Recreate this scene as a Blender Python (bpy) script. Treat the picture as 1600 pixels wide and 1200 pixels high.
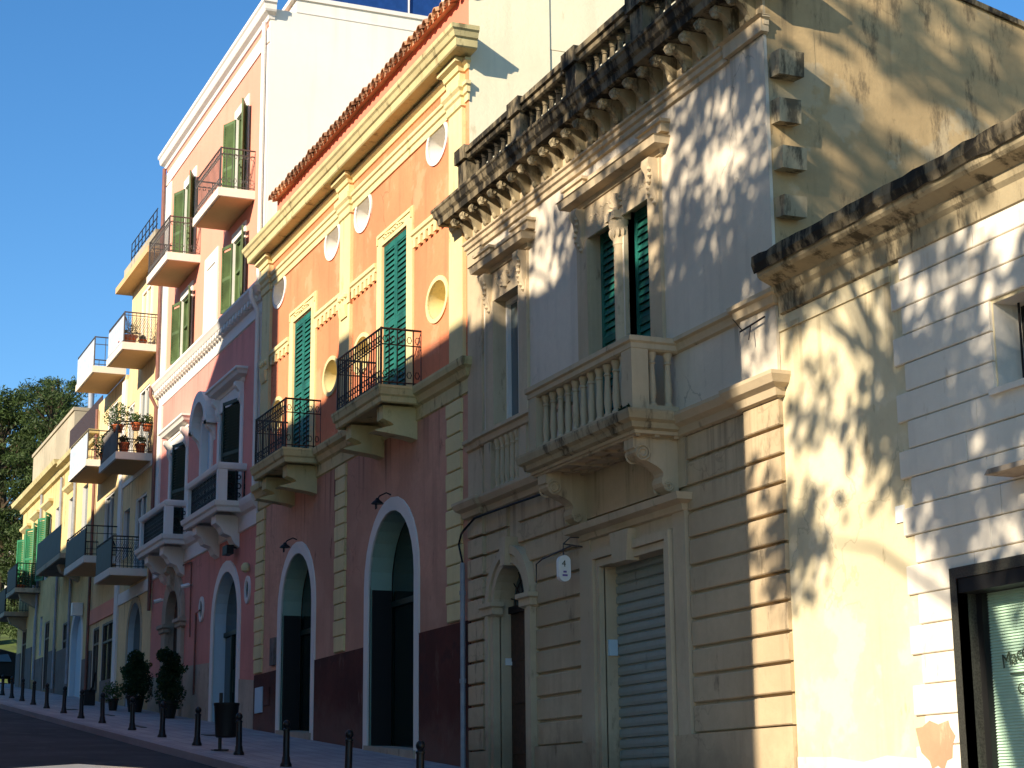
import bpy, bmesh, math, random
from mathutils import Vector, Matrix
random.seed(7)
R = math.radians
for o in list(bpy.data.objects): bpy.data.objects.remove(o)
scene = bpy.context.scene
col = scene.collection

# ------------------------------------------------------------------ camera
def norm(v): return Vector(v).normalized()
F = 2850.0
d1 = norm((-1230.0, 670.0, F))              # street direction seen from the camera (x right, y down, z forward)
r_ = R(0.55)
A_ = -math.sin(r_)*d1.x - math.cos(r_)*d1.y
p_ = math.atan2(-A_, d1.z)
U = Vector((-math.sin(r_)*math.cos(p_), -math.cos(r_)*math.cos(p_), math.sin(p_)))
if U.y > 0: U = -U
Xc = -d1; Zc = U; Yc = Zc.cross(Xc)
def c2w(v): v = Vector(v); return Vector((Xc.dot(v), Yc.dot(v), Zc.dot(v)))
right, up, back = c2w((1,0,0)), c2w((0,-1,0)), c2w((0,0,-1))
cam_d = bpy.data.cameras.new('camera'); cam = bpy.data.objects.new('camera', cam_d); col.objects.link(cam)
cam_d.sensor_width = 36; cam_d.lens = 36*F/1600; cam_d.clip_end = 3000; cam_d.clip_start = 0.1
cam.matrix_world = Matrix(((right.x,up.x,back.x,0),(right.y,up.y,back.y,-10),(right.z,up.z,back.z,1.6),(0,0,0,1)))
scene.camera = cam
scene.render.resolution_x = 1024; scene.render.resolution_y = 768

# ------------------------------------------------------------------ sky, sun, exposure
SUN = norm((0.5, -1.0, 0.5))                # towards the sun
elev = math.asin(SUN.z); az = math.atan2(SUN.x, SUN.y)
w = bpy.data.worlds.new('World'); scene.world = w; w.use_nodes = True
nt = w.node_tree; bg = nt.nodes['Background']
sky = nt.nodes.new('ShaderNodeTexSky'); sky.sky_type = 'NISHITA'; sky.sun_disc = False
sky.sun_elevation = elev; sky.sun_rotation = az
sky.air_density = 1.0; sky.dust_density = 0.0; sky.ozone_density = 4.0; sky.altitude = 0
hsv = nt.nodes.new('ShaderNodeHueSaturation'); hsv.inputs['Saturation'].default_value = 1.2
nt.links.new(sky.outputs[0], hsv.inputs['Color']); nt.links.new(hsv.outputs[0], bg.inputs[0]); bg.inputs[1].default_value = 0.108
sd = bpy.data.lights.new('sun', 'SUN'); sd.energy = 5.0; sd.angle = R(0.53); sd.color = (1.0, 0.88, 0.70)
sun = bpy.data.objects.new('sun', sd); col.objects.link(sun)
sun.rotation_euler = (-SUN).to_track_quat('-Z', 'Y').to_euler(); sun.location = (10,-30,30)
vs = scene.view_settings; vs.view_transform = 'Standard'; vs.look = 'None'; vs.gamma = 1; vs.use_curve_mapping = False
vs.exposure = 0.84

# ------------------------------------------------------------------ materials
def nn(t, k, **kw):
    n = t.nodes.new(k)
    for a, b in kw.items(): setattr(n, a, b)
    return n
def mixc(t, fac, a, b):
    m = nn(t, 'ShaderNodeMix', data_type='RGBA')
    for s, v in ((0, fac), (6, a), (7, b)):
        if hasattr(v, 'links'): t.links.new(v, m.inputs[s])
        else: m.inputs[s].default_value = v if not isinstance(v, tuple) else (v + (1,) if len(v) == 3 else v)
    return m.outputs[2]
def noise(t, pos, sc, detail=4, rough=.55, scale=(1,1,1)):
    mp = nn(t, 'ShaderNodeMapping'); mp.inputs['Scale'].default_value = scale
    t.links.new(pos, mp.inputs[0])
    n = nn(t, 'ShaderNodeTexNoise'); n.inputs['Scale'].default_value = sc; n.inputs['Detail'].default_value = detail; n.inputs['Roughness'].default_value = rough
    t.links.new(mp.outputs[0], n.inputs['Vector']); return n.outputs[0]
def ramp(t, v, a, b, ca=0.0, cb=1.0):
    m = nn(t, 'ShaderNodeMapRange'); m.interpolation_type = 'SMOOTHSTEP'
    t.links.new(v, m.inputs[0]); m.inputs[1].default_value = a; m.inputs[2].default_value = b; m.inputs[3].default_value = ca; m.inputs[4].default_value = cb
    return m.outputs[0]
def base(name):
    m = bpy.data.materials.new(name); m.use_nodes = True; t = m.node_tree; b = t.nodes['Principled BSDF']
    return m, t, b
def sr(r, g, b):
    f = lambda c: ((c/255+.055)/1.055)**2.4 if c > 10 else c/255/12.92
    return (f(r), f(g), f(b))
def mul(c, k): return tuple(min(1, x*k) for x in c)
def plaster(name, c, var=.16, stain=0.0, stain_c=(.05,.045,.04), patch=0.0, patch_c=None, rough=.92, bump=.25, streak=.5, seed=0, drips=(), splash=0.0, crack=0.0):
    m, t, b = base(name); pos = nn(t, 'ShaderNodeNewGeometry').outputs['Position']; pos0 = pos
    off = nn(t, 'ShaderNodeVectorMath', operation='ADD'); off.inputs[1].default_value = (seed*7.3, seed*3.1, seed*1.7); t.links.new(pos, off.inputs[0]); pos = off.outputs[0]
    big = noise(t, pos, .55, 5); fine = noise(t, pos, 9, 5, .65); run = noise(t, pos, 1.0, 4, .6, (3.2,3.2,.28))
    cc = mixc(t, ramp(t, big, .3, .7), mul(c, 1-var), mul(c, 1+var*.5))
    cc = mixc(t, ramp(t, fine, .3, .75, 0, .35), cc, mul(c, 1-var*1.3))
    if streak: cc = mixc(t, ramp(t, run, .52, .72, 0, streak*.55), cc, mul(c, .62))
    if patch: cc = mixc(t, ramp(t, noise(t, pos, 1.1, 6, .6), .56, .60, 0, patch), cc, patch_c)
    if stain:
        s1 = noise(t, pos, 2.2, 6, .7, (1.6,1.6,.5)); cc = mixc(t, ramp(t, s1, .62-stain*.25, .74-stain*.2, 0, min(1, .55+stain*.5)), cc, stain_c)
    if drips or splash:
        sx = nn(t, 'ShaderNodeSeparateXYZ'); t.links.new(pos0, sx.inputs[0])
    for zt, ln, amt in drips:                       # rain runs that start at a ledge of this height
        r1 = noise(t, pos, 1.0, 3, .6, (5.5,5.5,.12)); r2 = noise(t, pos, .7, 3, .5, (1,1,.3))
        a1 = ramp(t, sx.outputs[2], zt-ln, zt, 0, 1); a2 = ramp(t, sx.outputs[2], zt, zt+.02, 1, 0)
        mm = nn(t, 'ShaderNodeMath', operation='MULTIPLY'); t.links.new(a1, mm.inputs[0]); t.links.new(a2, mm.inputs[1])
        m2 = nn(t, 'ShaderNodeMath', operation='MULTIPLY'); t.links.new(mm.outputs[0], m2.inputs[0]); t.links.new(ramp(t, r1, .50, .68), m2.inputs[1])
        m3 = nn(t, 'ShaderNodeMath', operation='MULTIPLY'); t.links.new(m2.outputs[0], m3.inputs[0]); t.links.new(ramp(t, r2, .35, .6, .2*amt, amt), m3.inputs[1])
        cc = mixc(t, m3.outputs[0], cc, stain_c)
    if splash:                                      # splash dirt along the sloping pavement
        ma = nn(t, 'ShaderNodeMath', operation='MULTIPLY_ADD'); t.links.new(sx.outputs[0], ma.inputs[0]); ma.inputs[1].default_value = .086; t.links.new(sx.outputs[2], ma.inputs[2])
        nz = nn(t, 'ShaderNodeMath', operation='MULTIPLY_ADD'); t.links.new(noise(t, pos, 2.5, 5, .65), nz.inputs[0]); nz.inputs[1].default_value = -1.1; t.links.new(ma.outputs[0], nz.inputs[2])
        cc = mixc(t, ramp(t, nz.outputs[0], -.55, .35, splash, 0), cc, stain_c)
    if crack:
        vo = nn(t, 'ShaderNodeTexVoronoi', feature='DISTANCE_TO_EDGE'); vo.inputs['Scale'].default_value = .55; wv = nn(t, 'ShaderNodeVectorMath', operation='ADD'); t.links.new(pos, wv.inputs[0])
        nv = nn(t, 'ShaderNodeTexNoise'); nv.inputs['Scale'].default_value = 2.0; nv.inputs['Detail'].default_value = 6; t.links.new(pos, nv.inputs['Vector']); t.links.new(nv.outputs['Color'], wv.inputs[1]); t.links.new(wv.outputs[0], vo.inputs['Vector'])
        mk = nn(t, 'ShaderNodeMath', operation='MULTIPLY'); t.links.new(ramp(t, vo.outputs['Distance'], .003, .009, 1, 0), mk.inputs[0]); t.links.new(ramp(t, noise(t, pos, .5, 2), .5, .62, 0, crack), mk.inputs[1])
        cc = mixc(t, mk.outputs[0], cc, mul(c, .35))
    t.links.new(cc, b.inputs['Base Color']); b.inputs['Roughness'].default_value = rough; b.inputs['Specular IOR Level'].default_value = .2
    bp = nn(t, 'ShaderNodeBump'); bp.inputs['Strength'].default_value = bump; bp.inputs['Distance'].default_value = .02
    t.links.new(noise(t, pos, 16, 6, .7), bp.inputs['Height']); t.links.new(bp.outputs[0], b.inputs['Normal'])
    return m
def plain(name, c, rough=.5, metal=0.0, var=.12, sc=6, spec=.4):
    m, t, b = base(name); pos = nn(t, 'ShaderNodeNewGeometry').outputs['Position']
    cc = mixc(t, ramp(t, noise(t, pos, sc, 4), .3, .7), mul(c, 1-var), mul(c, 1+var))
    t.links.new(cc, b.inputs['Base Color']); b.inputs['Roughness'].default_value = rough; b.inputs['Metallic'].default_value = metal; b.inputs['Specular IOR Level'].default_value = spec
    return m
def glass(name, c, rough=.06):
    m, t, b = base(name); b.inputs['Base Color'].default_value = c + (1,); b.inputs['Roughness'].default_value = rough; b.inputs['Specular IOR Level'].default_value = .6
    return m
def foliage(name, c):
    m, t, b = base(name); oi = nn(t, 'ShaderNodeNewGeometry')
    cc = mixc(t, ramp(t, noise(t, oi.outputs['Position'], 1.3, 3), .3, .7), mul(c, .55), mul(c, 1.35))
    t.links.new(cc, b.inputs['Base Color']); b.inputs['Roughness'].default_value = .6; b.inputs['Specular IOR Level'].default_value = .25
    tr = nn(t, 'ShaderNodeBsdfTranslucent'); t.links.new(cc, tr.inputs[0]); mx = nn(t, 'ShaderNodeMixShader'); mx.inputs[0].default_value = .3
    t.links.new(b.outputs[0], mx.inputs[1]); t.links.new(tr.outputs[0], mx.inputs[2]); t.links.new(mx.outputs[0], t.nodes['Material Output'].inputs[0])
    return m
M = {}
M['red'] = plaster('red_plaster', sr(226,138,98), .18, .05, sr(150,84,60), patch=.35, patch_c=sr(236,166,130), streak=.8, drips=((12.5,.9,.35),(10.76,.7,.3)), crack=.5)
M['red_low'] = plaster('faded_red_plaster', sr(204,154,128), .22, .08, sr(70,46,40), patch=.4, patch_c=sr(194,150,126), streak=.9, seed=2, drips=((7.76,1.3,.95),), crack=.35)
M['attic'] = plaster('coral_plaster', sr(232,132,106), .06, streak=.2)
M['dado'] = plaster('maroon_dado', sr(92,50,40), .35, .12, sr(120,92,80), patch=.6, patch_c=sr(70,42,36), streak=.6, seed=3, splash=.6)
M['cream'] = plaster('cream_trim', sr(224,206,152), .12, .08, sr(120,105,70), streak=.6, seed=4, drips=((12.5,1.2,.3),))
M['cream_old'] = plaster('weathered_cream_stone', sr(205,190,140), .18, .3, sr(95,85,58), streak=.8, seed=5)
M['white'] = plaster('white_trim', sr(228,222,212), .06, streak=.25, seed=6)
M['offwhite'] = plaster('off_white_wall', sr(238,232,216), .05, streak=.3, bump=.1, seed=7, stain_c=sr(190,180,160), drips=((19.6,2.0,.25),))
M['cream_side'] = plaster('cream_side_wall', sr(238,226,194), .07, .04, sr(190,172,134), streak=.4, seed=8)
M['pink'] = plaster('pink_plaster', sr(222,146,132), .1, streak=.35, seed=9, stain_c=sr(150,96,88), drips=((12.14,.8,.3),), crack=.3)
M['pink_low'] = plaster('deep_pink_plaster', sr(210,140,126), .12, patch=.25, patch_c=sr(206,136,124), streak=.5, seed=10, stain_c=sr(110,70,64), drips=((7.5,.9,.5),), crack=.4)
M['peach'] = plaster('peach_plaster', sr(228,154,130), .08, streak=.3, seed=11, stain_c=sr(190,140,118), drips=((18.45,1.2,.25),))
M['greywall'] = plaster('pale_grey_stucco', sr(216,203,182), .11, .06, sr(120,108,92), streak=.6, seed=12, drips=((9.93,.9,.55),(6.8,.5,.5)), crack=.5)
M['beige'] = plaster('beige_stone', sr(198,178,146), .16, .13, sr(92,80,62), streak=.8, seed=13, drips=((5.78,.8,.6),(10.14,.4,.5)), splash=.5)
M['beige_blk'] = plaster('beige_rusticated_stone', sr(194,172,138), .18, .16, sr(98,84,66), streak=.9, seed=14, drips=((5.78,1.1,.6),), splash=.55, crack=.3)
M['grime'] = plaster('lichen_black_stone', sr(140,126,100), .3, .85, sr(38,35,30), streak=1, seed=15)
M['grime2'] = plaster('weathered_lichen_stone', sr(176,160,128), .28, .52, sr(52,47,38), streak=1, seed=45)
M['sidewall'] = plaster('stained_ochre_plaster', sr(186,160,118), .26, .38, sr(92,82,66), patch=.6, patch_c=sr(182,166,136), streak=1, seed=16, drips=((11.2,2.2,.8),), crack=.4)
M['yel'] = plaster('yellow_plaster', sr(228,200,150), .14, .1, sr(130,104,76), patch=.3, patch_c=sr(216,184,134), streak=.8, seed=17, drips=((14.2,1.4,.5),(10.72,1.0,.5),(7.3,.9,.6)), splash=.6)
M['yel_wall'] = plaster('old_yellow_plaster', sr(220,204,166), .14, .08, sr(140,120,88), patch=.5, patch_c=sr(230,216,184), streak=.6, seed=18, drips=((6.55,1.2,.55),), splash=.35, crack=.3)
M['yel_far'] = plaster('far_yellow_plaster', sr(224,196,138), .2, .22, sr(110,90,66), patch=.5, patch_c=sr(204,170,116), streak=1, seed=19, drips=((13.0,1.5,.6),(9.3,1.2,.8)), splash=.8)
M['whitestone'] = plaster('white_painted_stone', sr(228,218,200), .1, .09, sr(170,140,96), patch=.25, patch_c=sr(208,200,188), streak=.4, seed=20, drips=((6.6,.7,.4),), splash=.35, crack=.3)
M['concrete'] = plaster('concrete', sr(176,164,140), .18, .25, sr(90,80,64), seed=21)
M['stonebase'] = plaster('worn_stone_base', sr(176,160,140), .2, .25, sr(96,88,78), seed=22)
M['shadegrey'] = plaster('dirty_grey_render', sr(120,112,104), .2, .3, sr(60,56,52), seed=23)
M['slab'] = plaster('balcony_white_slab', sr(224,214,198), .08, streak=.3, seed=24)
M['tan_soffit'] = plaster('tan_soffit', sr(206,170,124), .08, streak=.2, seed=25)
M['reveal_green'] = plaster('pale_green_reveal', sr(150,176,160), .1, streak=.3, seed=26)
M['reveal_blue'] = plaster('pale_blue_reveal', sr(186,206,214), .06, streak=.2, seed=27)
M['brick'] = plaster('exposed_terracotta', sr(206,156,124), .25, .3, sr(224,192,160), seed=28)
M['shut_green'] = plain('teal_green_shutter_paint', sr(28,96,84), .55, var=.35, sc=2.5)
M['shut_olive'] = plain('olive_green_shutter_paint', sr(80,98,58), .6, var=.3, sc=2.0)
M['shut_dark'] = plain('dark_green_shutter_paint', sr(22,44,34), .5)
M['shut_bright'] = plain('bright_green_shutter_paint', sr(44,112,74), .5, var=.25, sc=2)
M['iron'] = plain('black_iron', sr(34,30,30), .5, .3)
M['iron_grey'] = plain('grey_iron', sr(84,78,74), .5, .3)
M['bollard'] = plain('black_bollard_paint', sr(20,20,22), .4, .1)
M['roller'] = plaster('grey_green_roller_shutter', sr(148,152,140), .16, .14, sr(64,66,66), rough=.55, bump=.05, streak=.7, seed=30)
M['wood'] = plain('dark_brown_wood', sr(62,42,30), .55, sc=14, var=.3)
M['darkglass'] = glass('dark_green_glass', (.006,.016,.012))
M['winglass'] = glass('window_glass', (.09,.12,.13), .04)
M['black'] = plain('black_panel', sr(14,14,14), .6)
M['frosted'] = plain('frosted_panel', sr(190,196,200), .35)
M['greenpanel'] = plain('dark_green_panel', sr(22,36,38), .6, var=.3, sc=3)
M['terracotta'] = plain('terracotta', sr(190,104,66), .85, var=.25, sc=20, spec=.1)
M['tile'] = plaster('roof_tile_clay', sr(162,120,92), .35, .25, sr(96,74,58), patch=.6, patch_c=sr(206,160,120), seed=31)
M['pipe'] = plain('grey_pipe', sr(140,144,150), .5)
M['copper'] = plain('brown_downpipe', sr(120,78,66), .5)
M['granite'] = plain('dark_granite', sr(56,56,50), .35, sc=60, var=.5)
M['whiteplastic'] = plain('white_plastic', sr(228,228,222), .4, var=.03)
M['purple'] = plain('purple_print', sr(110,90,160), .6)
M['ink'] = plain('dark_ink', sr(58,70,54), .6)
M['blind'] = plain('pale_blind', sr(186,214,190), .5, var=.05)
M['solar'] = plain('blue_panel', sr(30,62,118), .25)
M['leaf'] = foliage('plane_leaf', (.07,.11,.025))
M['pine'] = foliage('pine_needles', (.055,.085,.022))
M['shrub'] = foliage('shrub_leaves', (.032,.062,.02))
M['potgreen'] = foliage('balcony_plant_leaves', (.06,.11,.03))
M['bark'] = plaster('bark', sr(92,78,62), .3, .3, sr(40,34,28), seed=33)
M['asphalt'] = plaster('asphalt', (.045,.045,.052), .35, .12, (.03,.03,.034), patch=.6, patch_c=(.062,.06,.064), streak=0, bump=.5, seed=34, crack=.8)
M['kerbstone'] = plaster('kerb_stone', sr(150,142,144), .15, streak=0, seed=40)
M['carpaint'] = plain('beige_car_paint', sr(176,160,132), .25, .4)
M['rubber'] = plain('tyre_rubber', sr(24,24,24), .8)
def paving():
    m, t, b = base('stone_paving'); pos = nn(t, 'ShaderNodeNewGeometry').outputs['Position']
    br = nn(t, 'ShaderNodeTexBrick'); br.inputs['Scale'].default_value = 1; br.inputs['Brick Width'].default_value = .5; br.inputs['Row Height'].default_value = .3; br.inputs['Mortar Size'].default_value = .008
    br.inputs['Color1'].default_value = sr(158,146,146) + (1,); br.inputs['Color2'].default_value = sr(176,164,160) + (1,); br.inputs['Mortar'].default_value = sr(96,90,90) + (1,)
    t.links.new(pos, br.inputs['Vector'])
    cc = mixc(t, ramp(t, noise(t, pos, .9, 5), .35, .7, 0, .6), br.outputs[0], sr(128,118,122))
    t.links.new(cc, b.inputs['Base Color']); b.inputs['Roughness'].default_value = .8; return m
M['paving'] = paving()
def grass_mat():
    m, t, b = base('grass'); pos = nn(t, 'ShaderNodeNewGeometry').outputs['Position']
    cc = mixc(t, ramp(t, noise(t, pos, .8, 6, .7), .35, .65), (.10,.14,.02), (.05,.07,.015)); t.links.new(cc, b.inputs['Base Color']); b.inputs['Roughness'].default_value = .9; return m
M['grass'] = grass_mat()

# ------------------------------------------------------------------ mesh helpers
class MB:
    def __init__(s): s.v = []; s.f = []
    def add(s, v, f):
        n = len(s.v); s.v += [tuple(p) for p in v]; s.f += [tuple(i+n for i in q) for q in f]; return s
    def box(s, x0, x1, y0, y1, z0, z1):
        return s.add([(x0,y0,z0),(x1,y0,z0),(x1,y1,z0),(x0,y1,z0),(x0,y0,z1),(x1,y0,z1),(x1,y1,z1),(x0,y1,z1)],
                     [(0,3,2,1),(4,5,6,7),(0,1,5,4),(1,2,6,5),(2,3,7,6),(3,0,4,7)])
    def prism(s, loop, y0, y1):                      # outline in x,z pushed along y
        n = len(loop); v = [(x,y0,z) for x,z in loop] + [(x,y1,z) for x,z in loop]
        return s.add(v, [tuple(range(n)), tuple(range(2*n-1, n-1, -1))] + [(i, (i+1)%n, n+(i+1)%n, n+i) for i in range(n)])
    def prismx(s, loop, x0, x1):                     # outline in y,z pushed along x
        n = len(loop); v = [(x0,y,z) for y,z in loop] + [(x1,y,z) for y,z in loop]
        return s.add(v, [tuple(range(n)), tuple(range(2*n-1, n-1, -1))] + [(i, (i+1)%n, n+(i+1)%n, n+i) for i in range(n)])
    def sweep(s, prof, x0, x1, yf=0.0, rl=False, rr=False, yb=0.0):   # moulding: profile (d out, z), optional returns at the ends
        cols = []
        if rl: cols.append([(x0-d, yb, z) for d, z in prof]); cols.append([(x0-d, yf-d, z) for d, z in prof])
        else: cols.append([(x0, yf-d, z) for d, z in prof])
        if rr: cols.append([(x1+d, yf-d, z) for d, z in prof]); cols.append([(x1+d, yb, z) for d, z in prof])
        else: cols.append([(x1, yf-d, z) for d, z in prof])
        n = len(prof); v = [p for c in cols for p in c]; f = []
        for k in range(len(cols)-1):
            for i in range(n-1): f.append((k*n+i, (k+1)*n+i, (k+1)*n+i+1, k*n+i+1))
            f.append((k*n+n-1, (k+1)*n+n-1, (k+1)*n, k*n))
        if not rl: f.append(tuple(range(n)))
        if not rr: f.append(tuple(range((len(cols)-1)*n, len(cols)*n)))
        return s.add(v, f)
    def band(s, a, b, y0, y1, closed=False):          # strip between two outlines, raised from y1 to y0
        n = len(a); v = [(x,y0,z) for x,z in a] + [(x,y0,z) for x,z in b] + [(x,y1,z) for x,z in a] + [(x,y1,z) for x,z in b]; f = []
        for i in range(n if closed else n-1):
            j = (i+1) % n
            f += [(i,j,n+j,n+i), (n+i,n+j,3*n+j,3*n+i), (i,2*n+i,2*n+j,j)]
        if not closed: f += [(0,n,3*n,2*n), (n-1,3*n-1,4*n-1,2*n-1)]
        return s.add(v, f)
    def strip(s, loop, y0, y1, closed=True):
        n = len(loop); v = [(x,y0,z) for x,z in loop] + [(x,y1,z) for x,z in loop]
        return s.add(v, [(i,(i+1)%n,n+(i+1)%n,n+i) for i in range(n if closed else n-1)])
    def lathe(s, cx, cy, prof, n=10, z=0.0):
        v = []; f = []
        for r, h in prof:
            for k in range(n): a = 2*math.pi*k/n; v.append((cx+r*math.cos(a), cy+r*math.sin(a), z+h))
        m = len(prof)
        for i in range(m-1):
            for k in range(n): f.append((i*n+k, i*n+(k+1)%n, (i+1)*n+(k+1)%n, (i+1)*n+k))
        f.append(tuple(range(n-1,-1,-1))); f.append(tuple(range((m-1)*n, m*n)))
        return s.add(v, f)
    def tube(s, pts, r, n=6):
        pts = [Vector(p) for p in pts]; v = []; f = []
        rr = r if isinstance(r, (list, tuple)) else [r]*len(pts)
        for i, p in enumerate(pts):
            d = (pts[min(i+1,len(pts)-1)] - pts[max(i-1,0)]).normalized()
            a = d.cross(Vector((0,0,1)) if abs(d.z) < .9 else Vector((1,0,0))).normalized(); b = d.cross(a)
            for k in range(n): t = 2*math.pi*k/n; v.append(p + (a*math.cos(t) + b*math.sin(t))*rr[i])
        for i in range(len(pts)-1):
            for k in range(n): f.append((i*n+k, i*n+(k+1)%n, (i+1)*n+(k+1)%n, (i+1)*n+k))
        f.append(tuple(range(n))); f.append(tuple(range((len(pts)-1)*n, len(pts)*n)))
        return s.add(v, f)
    def leaf(s, p, sz, asp=1.0):
        a = Vector((random.gauss(0,1), random.gauss(0,1), random.gauss(0,1))).normalized(); b = a.orthogonal().normalized()
        b = (Matrix.Rotation(random.uniform(0,6.28), 3, a) @ b); c = a.cross(b)
        p = Vector(p); u = b*sz*.5; w_ = c*sz*.5*asp
        return s.add([p-u, p-w_*.8, p+u, p+w_*.8], [(0,1,2,3)])
WLOC = {}
def mesh_of(mb, name, mat, org, smooth=False):
    me = bpy.data.meshes.new(name); me.from_pydata([(x-org[0], y-org[1], z-org[2]) for x, y, z in mb.v], [], mb.f); me.update()
    bm = bmesh.new(); bm.from_mesh(me); bmesh.ops.recalc_face_normals(bm, faces=bm.faces); bm.to_mesh(me); bm.free()
    if smooth:
        me.polygons.foreach_set('use_smooth', [True]*len(me.polygons))
        try: me.set_sharp_from_angle(angle=R(40))
        except Exception: pass
    me.materials.append(M[mat] if isinstance(mat, str) else mat); return me
def part(name, mb, mat, parent, smooth=False, label=None):
    xs, ys, zs = zip(*mb.v); org = ((min(xs)+max(xs))/2, (min(ys)+max(ys))/2, min(zs))
    o = bpy.data.objects.new(name, mesh_of(mb, name, mat, org, smooth)); col.objects.link(o)
    pw = WLOC[parent.name] if parent else (0,0,0)
    o.parent = parent; o.location = (org[0]-pw[0], org[1]-pw[1], org[2]-pw[2]); WLOC[o.name] = org
    if label: o['label'] = label
    return o
def again(src, name, loc, parent, sx=1.0):           # another piece sharing the mesh
    o = bpy.data.objects.new(name, src.data); col.objects.link(o); pw = WLOC[parent.name]
    o.parent = parent; o.location = (loc[0]-pw[0], loc[1]-pw[1], loc[2]-pw[2]); o.scale = (sx,1,1); WLOC[o.name] = tuple(loc); return o
def shift(src, dx, dy, dz, parent, name=None):
    w0 = WLOC[src.name]; return again(src, name or src.name.split('.')[0], (w0[0]+dx, w0[1]+dy, w0[2]+dz), parent)
def thing(name, label, cat, loc, group=None, kind=None):
    o = bpy.data.objects.new(name, None); col.objects.link(o); o.location = loc; WLOC[o.name] = tuple(loc); o.empty_display_size = .2
    tag(o, label, cat, group, kind); return o
def tag(o, label=None, cat=None, group=None, kind=None):
    if label: o['label'] = label
    if cat: o['category'] = cat
    if group: o['group'] = group
    if kind: o['kind'] = kind
    return o
def single(name, mb, mat, label, cat, group=None, smooth=False, kind=None):
    return tag(part(name, mb, mat, None, smooth), label, cat, group, kind)

# ------------------------------------------------------------------ outlines
def rect(x0, x1, z0, z1): return [(x0,z0),(x1,z0),(x1,z1),(x0,z1)]
def arch(x0, x1, z0, zt, n=14, e=0.0):               # e widens the outline
    c = (x0+x1)/2; r = (x1-x0)/2; zs = zt-r
    return [(x0-e,z0)] + [(c-(r+e)*math.cos(math.pi*i/n), zs+(r+e)*math.sin(math.pi*i/n)) for i in range(n+1)] + [(x1+e,z0)]
def oval(cx, cz, rx, rz, n=28): return [(cx+rx*math.cos(2*math.pi*i/n), cz+rz*math.sin(2*math.pi*i/n)) for i in range(n)]
def G(x): return -.05-.086*x                          # the street climbs to the left
def facade(name, parent, mat, outline, holes, depth=.6, y=0.0):
    bm = bmesh.new(); E = []
    for loop in [outline]+holes:
        vs_ = [bm.verts.new((x,y,z)) for x,z in loop]; E += [bm.edges.new((vs_[i], vs_[(i+1)%len(vs_)])) for i in range(len(vs_))]
    bmesh.ops.triangle_fill(bm, use_beauty=True, use_dissolve=False, edges=E)
    bm.verts.index_update(); mb = MB(); mb.add([v.co[:] for v in bm.verts], [tuple(v.index for v in f.verts) for f in bm.faces]); bm.free()
    mb.strip(outline, y, y+depth)
    return part(name, mb, mat, parent)

# ------------------------------------------------------------------ building pieces
def louvre(name, parent, mat, x0, x1, z0, z1, y, rows=2, pitch=.085, rails=.08):
    """one shutter leaf: stiles and rails plus single slats"""
    fr = MB(); st = .07
    fr.box(x0, x0+st, y-.02, y+.02, z0, z1); fr.box(x1-st, x1, y-.02, y+.02, z0, z1)
    H = (z1-z0)/rows
    for k in range(rows+1): zc = min(max(z0+k*H, z0+rails/2), z1-rails/2); fr.box(x0+st, x1-st, y-.018, y+.018, zc-rails/2, zc+rails/2)
    o = part(name, fr, mat, parent); first = None
    for k in range(rows):
        n = int((H-rails)/pitch)
        for i in range(n):
            z = z0+k*H+rails/2+(i+.5)*(H-rails)/n
            if first is None:
                m = MB(); m.prismx([(y-.022,z-.05),(y-.016,z-.053),(y+.02,z+.044),(y+.014,z+.048)], x0+st, x1-st); first = part('slat', m, mat, o); z_f = z
            else: shift(first, 0, 0, z-z_f, o, 'slat')
    return o
def louvre_joined(name, parent, mat, c, h, wd, ang, thick=.04):
    """small far shutter leaf, hinged at c=(x,y,z0) and swung by ang from the wall; slats joined"""
    m = MB(); st = .06
    m.box(0, st, -thick/2, thick/2, 0, h); m.box(wd-st, wd, -thick/2, thick/2, 0, h)
    for z in (0, h/2-.04, h-.08): m.box(st, wd-st, -thick/2+.004, thick/2-.004, z, z+.08)
    z = .12
    while z < h-.1:
        m.prismx([(-.016,z-.028),(-.012,z-.03),(.016,z+.024),(.012,z+.027)], st, wd-st); z += .07
    ca, sa = math.cos(ang), math.sin(ang)
    m.v = [(c[0]+x*ca-y*sa, c[1]+x*sa+y*ca, c[2]+z) for x, y, z in m.v]
    return part(name, m, mat, parent)
def railing(x0, x1, dep, z0, h, parent, mat='iron', pitch=.11, r=.009, mid=(), y0=0.0, scroll=False, panel=None, name='railing'):
    m = MB(); yf = y0-dep; P_ = [(x0,y0,0),(x0,yf,0),(x1,yf,0),(x1,y0,0)]
    for zz in [z0+.05, z0+h]+[z0+k*h for k in mid]:
        rr = .02 if zz == z0+h else .012
        for a, b in zip(P_[:-1], P_[1:]): m.tube([(a[0],a[1],zz),(b[0],b[1],zz)], rr, 5)
    def bars(a, b):
        L = math.dist(a[:2], b[:2]); n = max(2, int(L/pitch))
        for i in range(n+1):
            t = i/n; x, y = a[0]+(b[0]-a[0])*t, a[1]+(b[1]-a[1])*t
            m.box(x-r, x+r, y-r, y+r, z0, z0+h)
            if scroll and i < n:
                x2, y2 = a[0]+(b[0]-a[0])*(t+.5/n), a[1]+(b[1]-a[1])*(t+.5/n)
                for zc in (z0+h*.82, z0+h*.2): m.tube([(x2+(b[0]-a[0])/L*.04*math.cos(q), y2+(b[1]-a[1])/L*.04*math.cos(q), zc+.06*math.sin(q)) for q in [k*math.pi/3 for k in range(7)]], .008, 4)
    for a, b in zip(P_[:-1], P_[1:]): bars(a, b)
    for x, y, _ in P_[1:3]: m.box(x-.016, x+.016, y-.016, y+.016, z0, z0+h+.02)
    o = part(name, m, mat, parent)
    return o
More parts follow.
